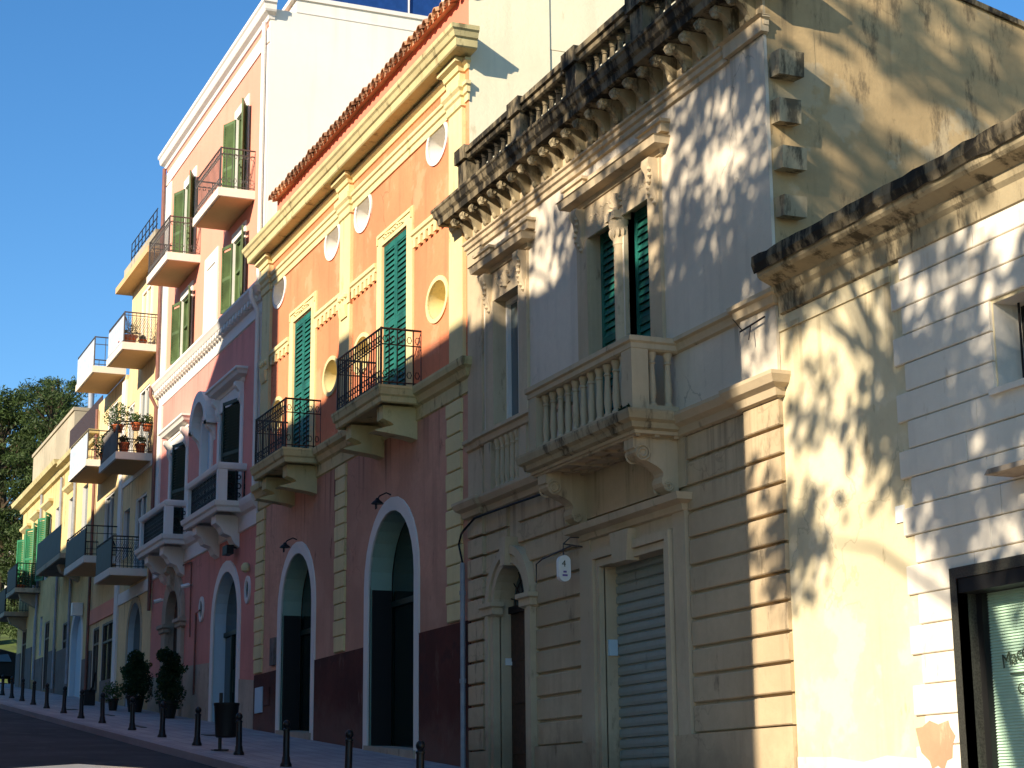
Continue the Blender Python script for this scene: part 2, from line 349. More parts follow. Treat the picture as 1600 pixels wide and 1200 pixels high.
def slab(x0, x1, dep, zt, th, parent, mat='slab', soffit='tan_soffit', name='balcony'):
    o = part(name, MB().box(x0, x1, -dep, 0, zt-th, zt), mat, parent)
    part('soffit', MB().box(x0+.06, x1-.06, -dep+.06, 0, zt-th-.012, zt-th-.001), soffit, o)
    return o
def pane_window(parent, x0, x1, z0, z1, y, frame='white', gl='winglass', bars=1, tr=None, name='window'):
    m = MB(); t = .06
    m.box(x0, x0+t, y-.03, y+.03, z0, z1); m.box(x1-t, x1, y-.03, y+.03, z0, z1); m.box(x0+t, x1-t, y-.03, y+.03, z0, z0+t); m.box(x0+t, x1-t, y-.03, y+.03, z1-t, z1)
    for k in range(bars): xc = x0+(x1-x0)*(k+1)/(bars+1); m.box(xc-.03, xc+.03, y-.028, y+.028, z0+t, z1-t)
    if tr: m.box(x0+t, x1-t, y-.026, y+.026, tr-.03, tr+.03)
    o = part(name, m, frame, parent)
    part('pane', MB().box(x0+.01, x1-.01, y+.032, y+.045, z0+.01, z1-.01), gl, o); return o
def scroll_bracket(name, parent, mat, x0, x1, ztop, zbot, dep):
    """S-shaped console under a balcony"""
    h = ztop-zbot; L = [(0,ztop),(-dep,ztop),(-dep,ztop-.22*h)]
    for k in range(9): t = k/8; L.append((-dep*(.96-.62*t+.10*math.sin(t*6.283)), ztop-h*(.24+.44*t)))
    for k in range(1, 6): t = k/5; L.append((-dep*(.34-.2*t+.13*math.sin(t*3.1416)), ztop-h*(.68+.30*t)))
    L.append((0, zbot)); m = MB(); m.prismx(L, x0, x1)
    for yc, zc, r in ((-dep*.80, ztop-h*.30, h*.13), (-dep*.24, ztop-h*.86, h*.08)):
        for xx in (x0-.012, x1+.012):
            for rr in (r, r*.55): m.tube([(xx, yc+rr*math.cos(q), zc+rr*math.sin(q)) for q in [k*math.pi/5 for k in range(11)]], .014, 5)
    return part(name, m, mat, parent)
def baluster_prof(h): return [(.055,0),(.055,.05*h),(.04,.07*h),(.036,.1*h),(.05,.28*h),(.044,.45*h),(.034,.72*h),(.036,.78*h),(.05,.8*h),(.034,.84*h),(.052,.93*h),(.058,.95*h),(.058,h)]
def foliage_ball(m, c, r, n, sz, squash=1.0):
    for _ in range(n):
        d = Vector((random.gauss(0,1), random.gauss(0,1), random.gauss(0,1))).normalized()*r*random.random()**.45
        m.leaf((c[0]+d.x, c[1]+d.y, c[2]+d.z*squash), sz*random.uniform(.6,1.3), .7)
def body(parent, x0, x1, y0, y1, z0, z1, mat, name='rear_wall'):
    return part(name, MB().box(x0, x1, y0, y1, z0, z1), mat, parent)

# ================================================================== GROUND
def strip_sheet(name, y0, y1, dz, mat, x0=-85, x1=40, n=50, skirt=0.0):
    m = MB(); xs = [x0+(x1-x0)*i/n for i in range(n+1)]
    v = [(x, y, G(x)+dz) for x in xs for y in (y0, y1)]; f = [(2*i, 2*i+2, 2*i+3, 2*i+1) for i in range(n)]
    if skirt:
        b = len(v); v += [(x, y0, G(x)+dz-skirt) for x in xs]; f += [(2*i, b+i, b+i+1, 2*i+2) for i in range(n)]
    m.add(v, f); return tag(part(name, m, mat, None), kind='structure')
m = MB(); xs = [-900,-300,-140,-110,-92,-85]+[-80+10*i for i in range(13)]+[200,900]
def GT(x, y):
    if x < -85: return G(-85)-.14 + min(1, (-85-x)/20)*7.6 + max(0, -107-x)*.004
    return G(max(min(x,40),-85))-.14
ys = [-900,-100,-30,-17,-8,0,8,30,100,900]
v = [(x, y, GT(x,y)) for x in xs for y in ys]; k = len(ys)
m.add(v, [(i*k+j, (i+1)*k+j, (i+1)*k+j+1, i*k+j+1) for i in range(len(xs)-1) for j in range(k-1)])
tag(part('terrain', m, 'grass', None), kind='structure')
strip_sheet('road', -11.2, -3.25, -.115, 'asphalt')
strip_sheet('pavement', -3.1, .5, 0.0, 'paving')
strip_sheet('opposite_pavement', -17, -11.2, 0.0, 'paving', skirt=.11)
strip_sheet('kerb', -3.28, -3.1, .006, 'kerbstone', skirt=.13)

# ================================================================== GREY PALAZZO (balustrade, balcony, roller shutter)
gp = thing('palazzo', 'pale grey two-storey palazzo with stone balustrade on its roof and a roller shutter', 'building', (-20.8, 0, G(-20.8)))
XL, XR = -25.3, -16.3
ARC = arch(-24.3, -23.15, 1.5, 4.94)
h_sh = rect(-20.83, -19.05, 1.3, 4.54); h_w1 = rect(-24.25, -23.29, 6.95, 8.93)
h_b1 = rect(-20.96, -20.19, 6.03, 9.0); h_b2 = rect(-19.95, -19.18, 6.03, 9.0)
facade('ground_wall', gp, 'beige', [(XL,.8),(XR,.8),(XR,5.85),(XL,5.85)], [ARC, h_sh], y=.045, depth=.55)
facade('upper_wall', gp, 'greywall', rect(XL, XR, 5.85, 10.5), [h_w1, h_b1, h_b2], y=.0, depth=.6)
m = MB(); m.strip(ARC, .045, .26); part('door_reveal', m, 'beige', gp)
m = MB(); m.strip(h_sh, .045, .24); part('shutter_reveal', m, 'beige', gp)
for h in (h_w1, h_b1, h_b2): m = MB(); m.strip(h, 0, .25); part('window_reveal', m, 'beige', gp)
# side wall seen beyond the low building, sloping parapet
sw = MB(); sw.prismx([(.6,1.0),(14,1.0),(14,7.8),(3.6,10.58),(.02,11.42),(.02,10.5),(.6,10.5)], XR-.3, XR); part('side_wall', sw, 'sidewall', gp)
part('side_coping', MB().prismx([(.0,11.42),(3.6,10.58),(14,7.8),(14,7.86),(3.6,10.65),(.0,11.49)], XR-.34, XR+.04), 'grime', gp)
sw2 = MB().box(XR-.05, XR+.004, .002, .62, 1.0, 10.5); part('corner_wall', sw2, 'sidewall', gp)
body(gp, XL+.01, XR-.3, .6, 12, 1.0, 10.4, 'shadegrey')
for z0, z1, wd, dp in ((9.39,9.70,.33,.24),(8.85,9.15,.29,.2),(8.31,8.59,.32,.22),(7.77,8.03,.3,.21)):
    part('toothing_stone', MB().prism([(XR-.05,z0+.03),(XR+dp*.9,z0),(XR+dp,z1-.03),(XR-.05,z1)], .015, wd), 'grime2', gp)
# plinth and rusticated blocks
for a, b in ((XL,-24.58),(-22.93,-21.0),(-18.85,XR)):
    part('plinth', MB().prism([(a,G(a)-.3),(b,G(b)-.3),(b,2.36),(a,2.36)], -.045, .06), 'beige_blk', gp)
ZS = [2.36,2.69,3.01,3.32,3.64,3.94,4.25,4.57,4.88,5.18,5.48,5.80]
def blocks(x0f, x1f, yf, lo=0, hi=11):
    for i in range(lo, hi):
        z0, z1 = ZS[i]+.018, ZS[i+1]-.018; zm = (z0+z1)/2; a, b = x0f(zm), x1f(zm)
        if b-a > .08:
            e = .012; mb = MB(); c = random.uniform(-.004,.004)
            mb.prismx([(.06,z0),(yf+e+c,z0),(yf+c,z0+e),(yf+c,z1-e),(yf+e+c,z1),(.06,z1)], a, b); part('block', mb, 'beige_blk', gp)
cst = lambda k: (lambda z: k)
def arcL(z): return -23.725-math.sqrt(max(0, .83**2-(z-4.36)**2)) if z > 4.36 else -24.56
def arcR(z): return -23.725+math.sqrt(max(0, .83**2-(z-4.36)**2)) if z > 4.36 else -22.92
blocks(cst(XL), cst(-24.72), -.05)
blocks(cst(-24.70), lambda z: min(arcL(z)-.02, -23.9), .0)
blocks(lambda z: max(arcR(z)+.02, -23.5), cst(-21.43), .0)
blocks(cst(-18.46), cst(-17.05), .0)
blocks(cst(-17.03), cst(XR+.01), -.05)
part('top_course', MB().box(-21.41, -18.48, -.002, .06, 5.2, 5.8), 'beige', gp)
# arched door
m = MB(); m.band(arch(-24.3,-23.15,2.0,4.94), arch(-24.3,-23.15,2.0,4.94,e=.11), -.06, .06); m.band(arch(-24.3,-23.15,2.0,4.94,e=.13), arch(-24.3,-23.15,2.0,4.94,e=.25), -.09, .06)
part('door_surround', m, 'beige', gp)
for a, b in ((-24.58,-24.26),(-23.19,-22.90)):
    part('impost', MB().sweep([(0,4.24),(.05,4.27),(.05,4.36),(.09,4.38),(.09,4.44),(0,4.44)], a, b, -.06, True, True, .06), 'beige', gp)
part('keystone', MB().prism([(-23.80,4.9),(-23.65,4.9),(-23.60,5.3),(-23.85,5.3)], -.15, .05), 'beige', gp)
dr = part('door', MB().box(-24.3,-23.15,.22,.26,1.6,4.3), 'wood', gp)
for a, b in ((-24.24,-23.76),(-23.69,-23.21)):
    for z0, z1 in ((2.3,2.9),(3.0,3.5),(3.6,4.2)): part('door_panel', MB().box(a,b,.20,.225,z0,z1), 'wood', dr)
m = MB(); m.box(-24.3,-23.15,.18,.26,4.28,4.38)
for k in range(7): q = math.pi*(k+.5)/7; m.tube([(-23.725,.2,4.38),(-23.725+.52*math.cos(q),.2,4.38+.52*math.sin(q))], .012, 4)
for rr in (.2,.36): m.tube([(-23.725+rr*math.cos(q),.2,4.38+rr*math.sin(q)) for q in [math.pi*k/10 for k in range(11)]], .012, 4)
fl = part('fanlight_grille', m, 'iron', gp); part('pane', MB().box(-24.3,-23.15,.26,.28,4.3,4.95), 'winglass', fl)
part('door_step', MB().box(-24.45,-23.0,-.25,.45,1.9,2.07), 'stonebase', gp)
part('intercom', MB().box(-24.29,-24.27,.12,.26,3.55,3.65), 'whiteplastic', gp)
# roller shutter bay
for e0, e1, yy in ((0,.09,-.03),(.10,.20,-.07)):
    a = [(-20.83-e0,1.3),(-20.83-e0,4.54+e0),(-19.05+e0,4.54+e0),(-19.05+e0,1.3)]; b = [(-20.83-e1,1.3),(-20.83-e1,4.54+e1),(-19.05+e1,4.54+e1),(-19.05+e1,1.3)]
    part('shutter_surround', MB().band(a, b, yy, .06), 'beige', gp)
for a, b in ((-21.40,-21.08),(-18.80,-18.50)): part('pilaster', MB().box(a,b,-.03,.06,1.4,4.92), 'beige', gp)
part('keystone', MB().prism([(-20.22,4.5),(-19.84,4.5),(-19.77,4.88),(-20.29,4.88)], -.13, .05), 'beige', gp)
part('frieze_panel', MB().box(-21.08,-18.8,-.012,.06,4.75,4.93), 'beige', gp)
part('door_hood', MB().sweep([(0,4.9),(.06,4.92),(.08,4.99),(.2,5.02),(.22,5.1),(0,5.14)], -21.3,-18.55, -.0, True, True, .06), 'beige', gp)
rs = part('roller_shutter', MB().box(-20.83,-19.05,.24,.28,1.2,4.6), 'roller', gp); first = None; z = 1.5; k = 0
while z < 4.5:
    if first is None:
        mm = MB(); mm.prismx([(.245,z),(.212,z+.012),(.205,z+.05),(.212,z+.10),(.235,z+.116),(.245,z+.12)], -20.82, -19.06); first = part('slat', mm, 'roller', rs)
    else: shift(first, 0, 0, z-1.5, rs, 'slat')
    z += .128
part('lock_box', MB().box(-20.828,-20.79,.08,.2,3.42,3.62), 'reveal_blue', gp)
# string courses
STR = [(0,5.78),(.05,5.80),(.07,5.88),(.14,5.92),(.18,6.0),(.18,6.04),(0,6.06)]
part('string_course', MB().sweep(STR, -24.72, -17.05), 'beige', gp); part('string_course', MB().sweep(STR, XL-.02, -24.72, -.06, True, True, .0), 'beige', gp); part('string_course', MB().sweep(STR, -17.05, XR+.02, -.06, True, True, .0), 'beige', gp)
DAD = [(0,6.80),(.04,6.82),(.06,6.9),(.1,6.92),(.1,6.97),(0,6.99)]
part('dado_moulding', MB().sweep(DAD, -22.3, -21.5), 'beige', gp); part('dado_moulding', MB().sweep(DAD, -18.55, -17.05), 'beige', gp); part('dado_moulding', MB().sweep(DAD, -17.05, XR+.01, -.05, True, True, .0), 'beige', gp)
part('sill', MB().sweep(DAD, -24.75, -22.75, -.06, True, True, 0), 'beige', gp); part('dado_moulding', MB().sweep(DAD, XL, -24.75, -.04), 'beige', gp)
part('corner_strip', MB().box(-17.05, XR+.004, -.04, -.001, 6.06, 9.95), 'greywall', gp); part('corner_strip', MB().box(XL, -24.72, -.04, -.001, 6.06, 9.95), 'beige', gp)
# blind balusters below the left window
for a, b in ((-24.55,-24.3),(-23.25,-22.99)): part('pedestal', MB().box(a,b,-.08,-.001,6.06,6.8), 'beige', gp)
first = None
for i in range(5):
    x = -24.14+i*.185
    if first is None: mm = MB(); mm.lathe(x, -.03, baluster_prof(.74), 8, 6.06); first = part('baluster', mm, 'beige', gp, True); x_f = x
    else: shift(first, x-x_f, 0, 0, gp, 'baluster')
# windows of the upper floor
def hood(x0, x1, name='window_hood'):
    o = part(name, MB().sweep([(0,9.36),(.05,9.38),(.07,9.44),(.2,9.46),(.22,9.55),(.24,9.56),(0,9.60)], x0, x1, 0, True, True, 0), 'beige', gp)
    for a, b in ((x0-.1,x0+.28),(x1-.28,x1+.1)): part('hood_block', MB().sweep([(0,9.6),(.12,9.61),(.12,9.72),(.15,9.73),(.15,9.77),(0,9.78)], a, b, 0, True, True, 0), 'beige', o)
    part('hood_back', MB().box(x0,x1,-.06,-.001,9.6,9.76), 'beige', o)
def carved(x0, x1, zc, n):                            # scrolls, leaves and a shell in relief
    m = MB(); xc = (x0+x1)/2
    for s in (-1, 1):
        for i in range(n):
            cx = xc+s*(.2+(i+.5)*((x1-x0)/2-.28)/n); cz = zc+.03*math.sin(i*2.1); rr = .1-.012*i
            m.tube([(cx+s*rr*(1-k/14)*math.cos(k*.75), -.02, cz+rr*(1-k/14)*math.sin(k*.75)) for k in range(13)], [.028-.0013*k for k in range(13)], 5)
            for q in range(4): a = random.uniform(0,6.28); m.lathe(cx+.09*math.cos(a), -.012, [(.0,-.03),(.028,-.01),(.03,.015),(.0,.035)], 6, cz+.09*math.sin(a))
    for k in range(9):
        a = math.pi*(.05+.9*k/8); m.tube([(xc,-.03,zc-.1),(xc+.17*math.cos(a),-.05,zc-.1+.22*math.sin(a))], [.012,.028], 5)
    m.lathe(xc, -.04, [(0,-.06),(.05,-.03),(.05,.02),(0,.05)], 8, zc-.1)
    return part('carved_frieze', m, 'beige', gp, True)
def console(x, w_=.2):
    m = MB(); m.prismx([(0,9.36),(-.16,9.36),(-.17,9.28),(-.12,9.2),(-.09,9.05),(-.10,8.95),(-.05,8.8),(-.03,8.62),(0,8.6)], x-w_/2, x+w_/2)
    for k in range(7): a = k*.9; m.lathe(x+.055*math.cos(a), -.13+.012*k, [(0,-.04),(.035,-.01),(.03,.02),(0,.045)], 6, 9.22-.07*k)
    part('console', m, 'beige', gp, True)
for x0, x1, o0, o1 in ((-24.55,-22.99,-24.25,-23.29),(-21.27,-18.87,-20.96,-19.18)):
    for a, b in ((x0,o0),(o1,x1)): part('jamb', MB().box(a,b,-.05,-.001,6.99 if x0 < -22 else 6.06,8.93), 'beige', gp)
    part('lintel', MB().box(x0,x1,-.035,-.001,8.93,9.36), 'beige', gp); console(x0+.13); console(x1-.13); hood(x0-.02, x1+.02)
    carved(x0+.28, x1-.28, 9.15, 2 if x0 < -22 else 4)
m = MB(); m.box(-20.19,-19.95,.06,.25,6.03,9.0); part('mullion_pier', m, 'beige', gp)
m = MB(); m.lathe(-20.07, -.0, [(.11,0),(.11,.08),(.085,.12),(.082,.2),(.08,2.3),(.075,2.5),(.09,2.52),(.085,2.56),(.12,2.72),(.14,2.78),(.14,2.84)], 14, 6.06); m.box(-20.21,-19.93,-.14,.1,8.9,9.0)
for k in range(10): a = k*.63; m.lathe(-20.07+.105*math.cos(a), .105*math.sin(a), [(0,-.06),(.03,-.02),(.034,.03),(.02,.06),(0,.07)], 6, 8.72)
part('column', m, 'beige', gp, True)
for x0, x1 in ((-20.95,-20.2),(-19.94,-19.19)): 
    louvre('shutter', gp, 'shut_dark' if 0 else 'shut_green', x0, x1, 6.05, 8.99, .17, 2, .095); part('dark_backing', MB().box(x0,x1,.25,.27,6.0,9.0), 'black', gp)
pane_window(gp, -24.25,-23.29, 6.95, 8.93, .19, 'white', 'winglass', 1)
# balcony with stone balusters
bx0, bx1, bd = -21.6, -18.55, .62
bal = part('balcony', MB().box(bx0+.02,bx1-.02,-bd+.02,-.0,5.93,6.08), 'beige', gp)
part('slab_edge', MB().sweep([(0,5.84),(.06,5.86),(.08,5.92),(.13,5.95),(.15,6.03),(.15,6.06),(0,6.08)], bx0, bx1, -bd, True, True, 0), 'grime2', bal)
m = MB(); m.box(bx0,bx1,-bd,-.0,5.80,5.84)
for i in range(7): x = bx0+.15+i*(bx1-bx0-.3)/6; m.box(x-.03,x+.03,-bd+.04,-.0,5.765,5.80)
for y in (-bd+.06,-bd/2,-.06): m.box(bx0+.03,bx1-.03,y-.03,y+.03,5.77,5.80)
part('coffered_soffit', m, 'beige', bal)
part('bottom_rail', MB().box(bx0+.02,bx1-.02,-bd+.0,-bd+.15,6.08,6.15), 'beige', bal); part('bottom_rail', MB().box(bx1-.15,bx1-.02,-bd+.15,-.02,6.08,6.15), 'beige', bal); part('bottom_rail', MB().box(bx0+.02,bx0+.15,-bd+.15,-.02,6.08,6.15), 'beige', bal)
RP = [(-.0,6.80),(.03,6.82),(.03,6.88),(.06,6.9),(.06,6.96),(0,6.97)]
m = MB(); m.sweep(RP, bx0+.02, bx1-.02, -bd, True, True, 0); m.box(bx0+.02,bx1-.02,-bd,-bd+.16,6.80,6.965); m.box(bx1-.18,bx1-.02,-bd+.16,-.0,6.80,6.965); m.box(bx0+.02,bx0+.18,-bd+.16,-.0,6.80,6.965); part('handrail', m, 'beige', bal)
for a, b in ((bx0,bx0+.24),(bx1-.27,bx1)): part('pier', MB().box(a,b,-bd-.02,-bd+.2,6.08,6.82), 'beige', bal)
first = None
for i in range(11):
    x = bx0+.36+i*(bx1-bx0-.75)/10
    if first is None: mm = MB(); mm.lathe(x, -bd+.08, baluster_prof(.65), 10, 6.15); first = part('baluster', mm, 'beige', bal, True); w0 = (x, -bd+.08)
    else: shift(first, x-w0[0], 0, 0, bal, 'baluster')
for y in (-.33,-.12):
    for x in (bx1-.09, bx0+.09): shift(first, x-w0[0], y-w0[1], 0, bal, 'baluster')
scroll_bracket('bracket', gp, 'beige', -21.45, -21.2, 5.80, 5.12, .58); scroll_bracket('bracket', gp, 'beige', -18.92, -18.67, 5.80, 5.12, .58)
m = MB(); foliage_ball(m, (bx1-.14,-bd-.0,6.1), .12, 160, .05, .5); part('moss', m, 'shrub', bal)
# entablature, modillions, cornice, roof balustrade
part('architrave', MB().sweep([(0,9.92),(.04,9.93),(.04,10.0),(.07,10.02),(.07,10.08),(.1,10.10),(.1,10.13),(0,10.15)], XL, XR, -.0, True, True, 0), 'beige', gp)
part('architrave', MB().sweep([(0,9.93),(.05,9.94),(.05,10.1),(.1,10.12),(0,10.14)], -17.05, XR+.01, -.05, True, True, 0), 'beige', gp)
part('frieze', MB().box(XL,XR,-.03,-.001,10.14,10.5), 'beige', gp)
crn = part('cornice', MB().sweep([(0,10.44),(.36,10.46),(.40,10.47),(.41,10.56),(.45,10.6),(.47,10.68),(.49,10.7),(.49,10.74),(0,10.78)], XL+.05, XR-.02, 0, True, True, .2), 'grime', gp)
first = None; n = 24
for i in range(n):
    x = XL+.15+i*(XR-XL-.35)/(n-1)
    if first is None:
        mm = MB(); L = [(-.03,10.45),(-.34,10.45),(-.36,10.40),(-.33,10.35),(-.26,10.36),(-.2,10.33),(-.13,10.24),(-.1,10.17),(-.03,10.16)]; mm.prismx(L, x-.055, x+.055)
        for s in (-1,1): mm.tube([(x+s*.058,-.29+.05*math.cos(q)*(1-q/14),10.395+.05*math.sin(q)*(1-q/14)) for q in [k*.7 for k in range(12)]], .012, 4)
        mm.lathe(x, -.3, [(0,-.05),(.045,-.03),(.055,.0),(.04,.04),(0,.05)], 8, 10.36); mm.lathe(x, -.1, [(0,-.07),(.03,-.05),(.045,-.01),(.03,.03),(0,.05)], 8, 10.2)
        first = part('modillion', mm, 'grime2', crn, True); x_f = x
    else: shift(first, x-x_f, 0, 0, crn, 'modillion')
rb = part('roof_balustrade', MB().box(XL+.2,XR-.05,-.26,.0,10.76,10.86), 'grime', gp)
part('top_rail', MB().sweep([(0,11.28),(.03,11.3),(.03,11.36),(.07,11.38),(.07,11.46),(0,11.48)], XL+.2, XR-.1, -.24, True, True, 0.1), 'grime', rb); part('top_rail', MB().box(XL+.2,XR-.1,-.24,.05,11.28,11.475), 'grime', rb)
piers = [XL+.4, -22.78, -20.86, -18.9, XR-.35]; first = None
for x in piers:
    part('pier', MB().box(x-.17,x+.17,-.28,.02,10.86,11.29), 'grime', rb); part('pier_cap', MB().box(x-.21,x+.21,-.33,.06,11.30,11.52), 'grime', rb)
for a, b in zip(piers[:-1], piers[1:]):
    nb = 7
    for i in range(nb):
        x = a+.17+(i+.5)*(b-a-.34)/nb
        if first is None: mm = MB(); mm.lathe(x, -.13, baluster_prof(.42), 9, 10.86); first = part('baluster', mm, 'grime', rb, True); w0 = x
        else: shift(first, x-w0, 0, 0, rb, 'baluster')

# ================================================================== LOW CORNER BUILDING (yellow plaster and white painted stone)
lb = thing('low_building', 'low single-storey building, yellow plaster beside white painted stone with shop window', 'building', (-13, 0, G(-13)))
h_wn = rect(-12.70,-11.2,5.11,5.89); h_dr = rect(-13.42,-10.6,.6,3.53)
facade('wall', lb, 'yel_wall', [(XR+.01,.2),(-4,.0),(-4,6.9),(XR+.01,6.9)], [h_wn, h_dr], y=.0, depth=.5)
body(lb, XR+.02, -4, .5, 9, .2, 6.95, 'shadegrey'); body(lb, XR+.02, -4, .05, 9, 6.96, 7.0, 'concrete', 'roof')
m = MB(); m.strip(h_wn,0,.3); part('window_reveal', m, 'whitestone', lb)
part('pane', MB().box(-12.7,-11.2,.3,.32,5.1,5.9), 'black', lb); m = MB()
for i in range(7): m.tube([(-12.6+i*.2,.2,5.11),(-12.6+i*.2,.2,5.89)], .012, 5)
part('window_bars', m, 'iron', lb); part('sill', MB().box(-12.76,-11.1,-.07,.02,5.06,5.115), 'whitestone', lb)
zg = [1.0,1.28,1.55,1.82,2.09,2.36,2.64,2.91,3.18,3.46,3.74,4.01,4.28,4.55,4.82,5.09,5.37,5.64,5.92,6.19,6.46,6.7]
for i, (z0, z1) in enumerate(zip(zg[:-1], zg[1:])):
    xa = -14.2 if i % 2 else -14.04; xs_ = [xa]; x = xa+random.uniform(.9,1.5)
    stop = -13.46 if z1 < 3.6 else (-12.72 if 5.0 < z0 < 5.8 else -4.2)
    while x < min(stop, -8)-.3: xs_.append(x); x += random.uniform(1.0,1.7)
    xs_.append(stop)
    for a, b in zip(xs_[:-1], xs_[1:]):
        d = random.uniform(.024,.032); e = .008
        part('stone_block', MB().prismx([(.03,z0+.005),(-d+e,z0+.005),(-d,z0+e+.005),(-d,z1-e-.005),(-d+e,z1-.005),(.03,z1-.005)], a+.003, b-.003), 'whitestone', lb)
part('cornice', MB().sweep([(0,6.66),(.05,6.68),(.06,6.86),(.1,6.9),(.12,6.97),(.27,7.03),(.3,7.06),(.32,7.16),(.35,7.17),(.34,7.27),(.2,7.33),(0,7.3)], XR+.1, -4, 0, False, False), 'grime2', lb)
m = MB(); xs_ = [XR+.08+i*.155 for i in range(80)]; m.add([(x, y+random.uniform(-.008,.008), z+random.uniform(-.012,.012)) for x in xs_ for y, z in ((-.335,7.10),(-.365,7.18),(-.36,7.28),(-.1,7.36))], [(4*i+j,4*i+4+j,4*i+5+j,4*i+1+j) for i in range(79) for j in range(3)]); part('cornice_top', m, 'grime', lb)
part('frieze_band', MB().box(XR+.02,-14.22,-.02,.01,6.5,6.66), 'yel_wall', lb)
part('plinth', MB().prism([(XR+.02,.5),(-14.22,.5),(-14.22,1.98),(-14.7,2.02),(-15.1,1.97),(-15.6,2.03),(XR+.02,2.05)], -.014, .0), 'whitestone', lb)
part('brick_patch', MB().prism([(-14.12,2.03),(-14.0,1.95),(-13.97,1.88),(-13.88,1.91),(-13.80,1.86),(-13.74,1.95),(-13.66,1.97),(-13.64,2.10),(-13.60,2.16),(-13.67,2.24),(-13.69,2.30),(-13.84,2.27),(-13.97,2.31),(-14.08,2.26),(-14.19,2.25),(-14.15,2.12)], -.034, .0), 'brick', lb)
part('meter_plate', MB().box(-14.34,-14.2,-.015,.01,4.16,4.32), 'whiteplastic', lb)
m = MB(); m.band([(-13.42,.8),(-13.42,3.53),(-10.6,3.53),(-10.6,.8)], [(-13.52,.8),(-13.52,3.63),(-10.5,3.63),(-10.5,.8)], -.05, .06); m.strip(h_dr, -.05, .22); part('door_frame', m, 'granite', lb)
part('door_head_shade', MB().box(-13.415,-10.6,-.04,.24,3.40,3.528), 'black', lb)  # added black box covers a bright strip, standing for the shaded underside
sw_ = part('shop_window', MB().band([(-13.34,.8),(-13.34,3.42),(-10.7,3.42),(-10.7,.8)], [(-13.42,.8),(-13.42,3.5),(-10.6,3.5),(-10.6,.8)], .15, .23), 'black', lb)
first = None; z = .9
while z < 3.42:
    if first is None: mm = MB(); mm.prismx([(.215,z),(.208,z+.002),(.228,z+.028),(.235,z+.026)], -13.34, -10.7); first = part('blind_slat', mm, 'blind', sw_); z_f = z
    else: shift(first, 0, 0, z-z_f, sw_, 'blind_slat')
    z += .0262
part('blind_back', MB().box(-13.4,-10.6,.25,.29,.6,3.5), 'shadegrey', sw_)
def text(name, body_, size, loc, mat, parent, rotx=90, rot=(0,0,0), shear=0.0, depth=.002):
    c = bpy.data.curves.new(name, 'FONT'); c.body = body_; c.size = size; c.extrude = depth; c.shear = shear
    t = bpy.data.objects.new(name, c); col.objects.link(t); t.rotation_euler = rot; bpy.context.view_layer.update()
    me = bpy.data.meshes.new_from_object(t.evaluated_get(bpy.context.evaluated_depsgraph_get())); mw = t.matrix_world.copy(); bpy.data.objects.remove(t)
    me.transform(mw); mb = MB(); mb.add([(v.co.x+loc[0], v.co.y+loc[1], v.co.z+loc[2]) for v in me.vertices], [tuple(p.vertices) for p in me.polygons]); bpy.data.meshes.remove(me)
    return part(name, mb, mat, parent)
text('window_lettering', 'Macell', .17, (-13.16,.19,2.72), 'ink', sw_, rot=(R(90),R(-14),0), shear=.15)
text('window_lettering', 'Ca', .13, (-12.98,.19,2.50), 'ink', sw_, rot=(R(90),R(6),0)); part('underline', MB().box(-13.06,-12.55,.188,.19,2.66,2.675), 'ink', sw_)

# ================================================================== RED BUILDING (oval windows, tiled eave)
rd = thing('red_building', 'orange-red building with cream pilasters, oval windows, green shutters and clay tiled eave', 'building', (-31.5, 0, G(-31.5)))
RL, RR_ = -37.62, -25.3
AL, AR = (-35.65,-33.5), (-30.08,-27.75); AT = 6.47
hA = [arch(a, b, 1.7, AT) for a, b in (AL, AR)]
OVX = (-36.28,-32.5,-30.62,-26.72); OV = [oval(x, 12.3, .43, .31) for x in OVX] + [oval(x, 9.6, .43, .31) for x in OVX]
WX = ((-35.08,-33.82),(-29.45,-28.17)); hW = [rect(a, b, 8.28, 11.28) for a, b in WX]
facade('ground_wall', rd, 'red_low', [(RL,1.2),(RR_,1.2),(RR_,7.85),(RL,7.85)], hA)
facade('upper_wall', rd, 'red', rect(RL, RR_, 7.85, 13.3), OV+hW)
for k, h in enumerate(hA):
    m = MB(); m.strip(h, 0, .40, True); part('arch_reveal', m, 'reveal_green', rd)
    a, b = (AL, AR)[k]
    part('arch_surround', MB().band(arch(a,b,1.7,AT), arch(a,b,1.7,AT,e=.23), -.03, .02), 'white', rd)
    g = part('glass_door', MB().box(a,b,.41,.43,1.7,AT), 'darkglass', rd)
    m = MB(); m.box(a,b,.36,.41,4.95,5.05); xc = a+(b-a)*.62
    for x in (xc, xc+.45, b-.04): m.box(x-.035,x+.035,.36,.41,1.7,4.95)
    part('door_frame', m, 'shut_dark', g)
    part('open_door_leaf', MB().box(a+.03,a+.08,.03,.38,2.0,5.25 if k else 5.35), 'black', rd)
    part('threshold', MB().prism([(a-.1,1.5),(b+.1,1.5),(b+.1,G(b)+.12),(a-.1,G(a)+.08)], -.06, .4), 'stonebase', rd)
for x, z in [(x, 12.3) for x in OVX]+[(x, 9.6) for x in OVX]:
    m = MB(); m.strip(oval(x,z,.43,.31), 0, .36); rv = part('oval_window', m, 'white' if z > 11 else 'cream', rd, True)
    part('back', MB().prism(oval(x,z,.44,.32), .36, .38), 'white' if z > 11 else 'cream', rv)
    part('ring', MB().band(oval(x,z,.43,.31), oval(x,z,.51,.385), -.025, .01, True), 'white' if z > 11 else 'cream', rv)
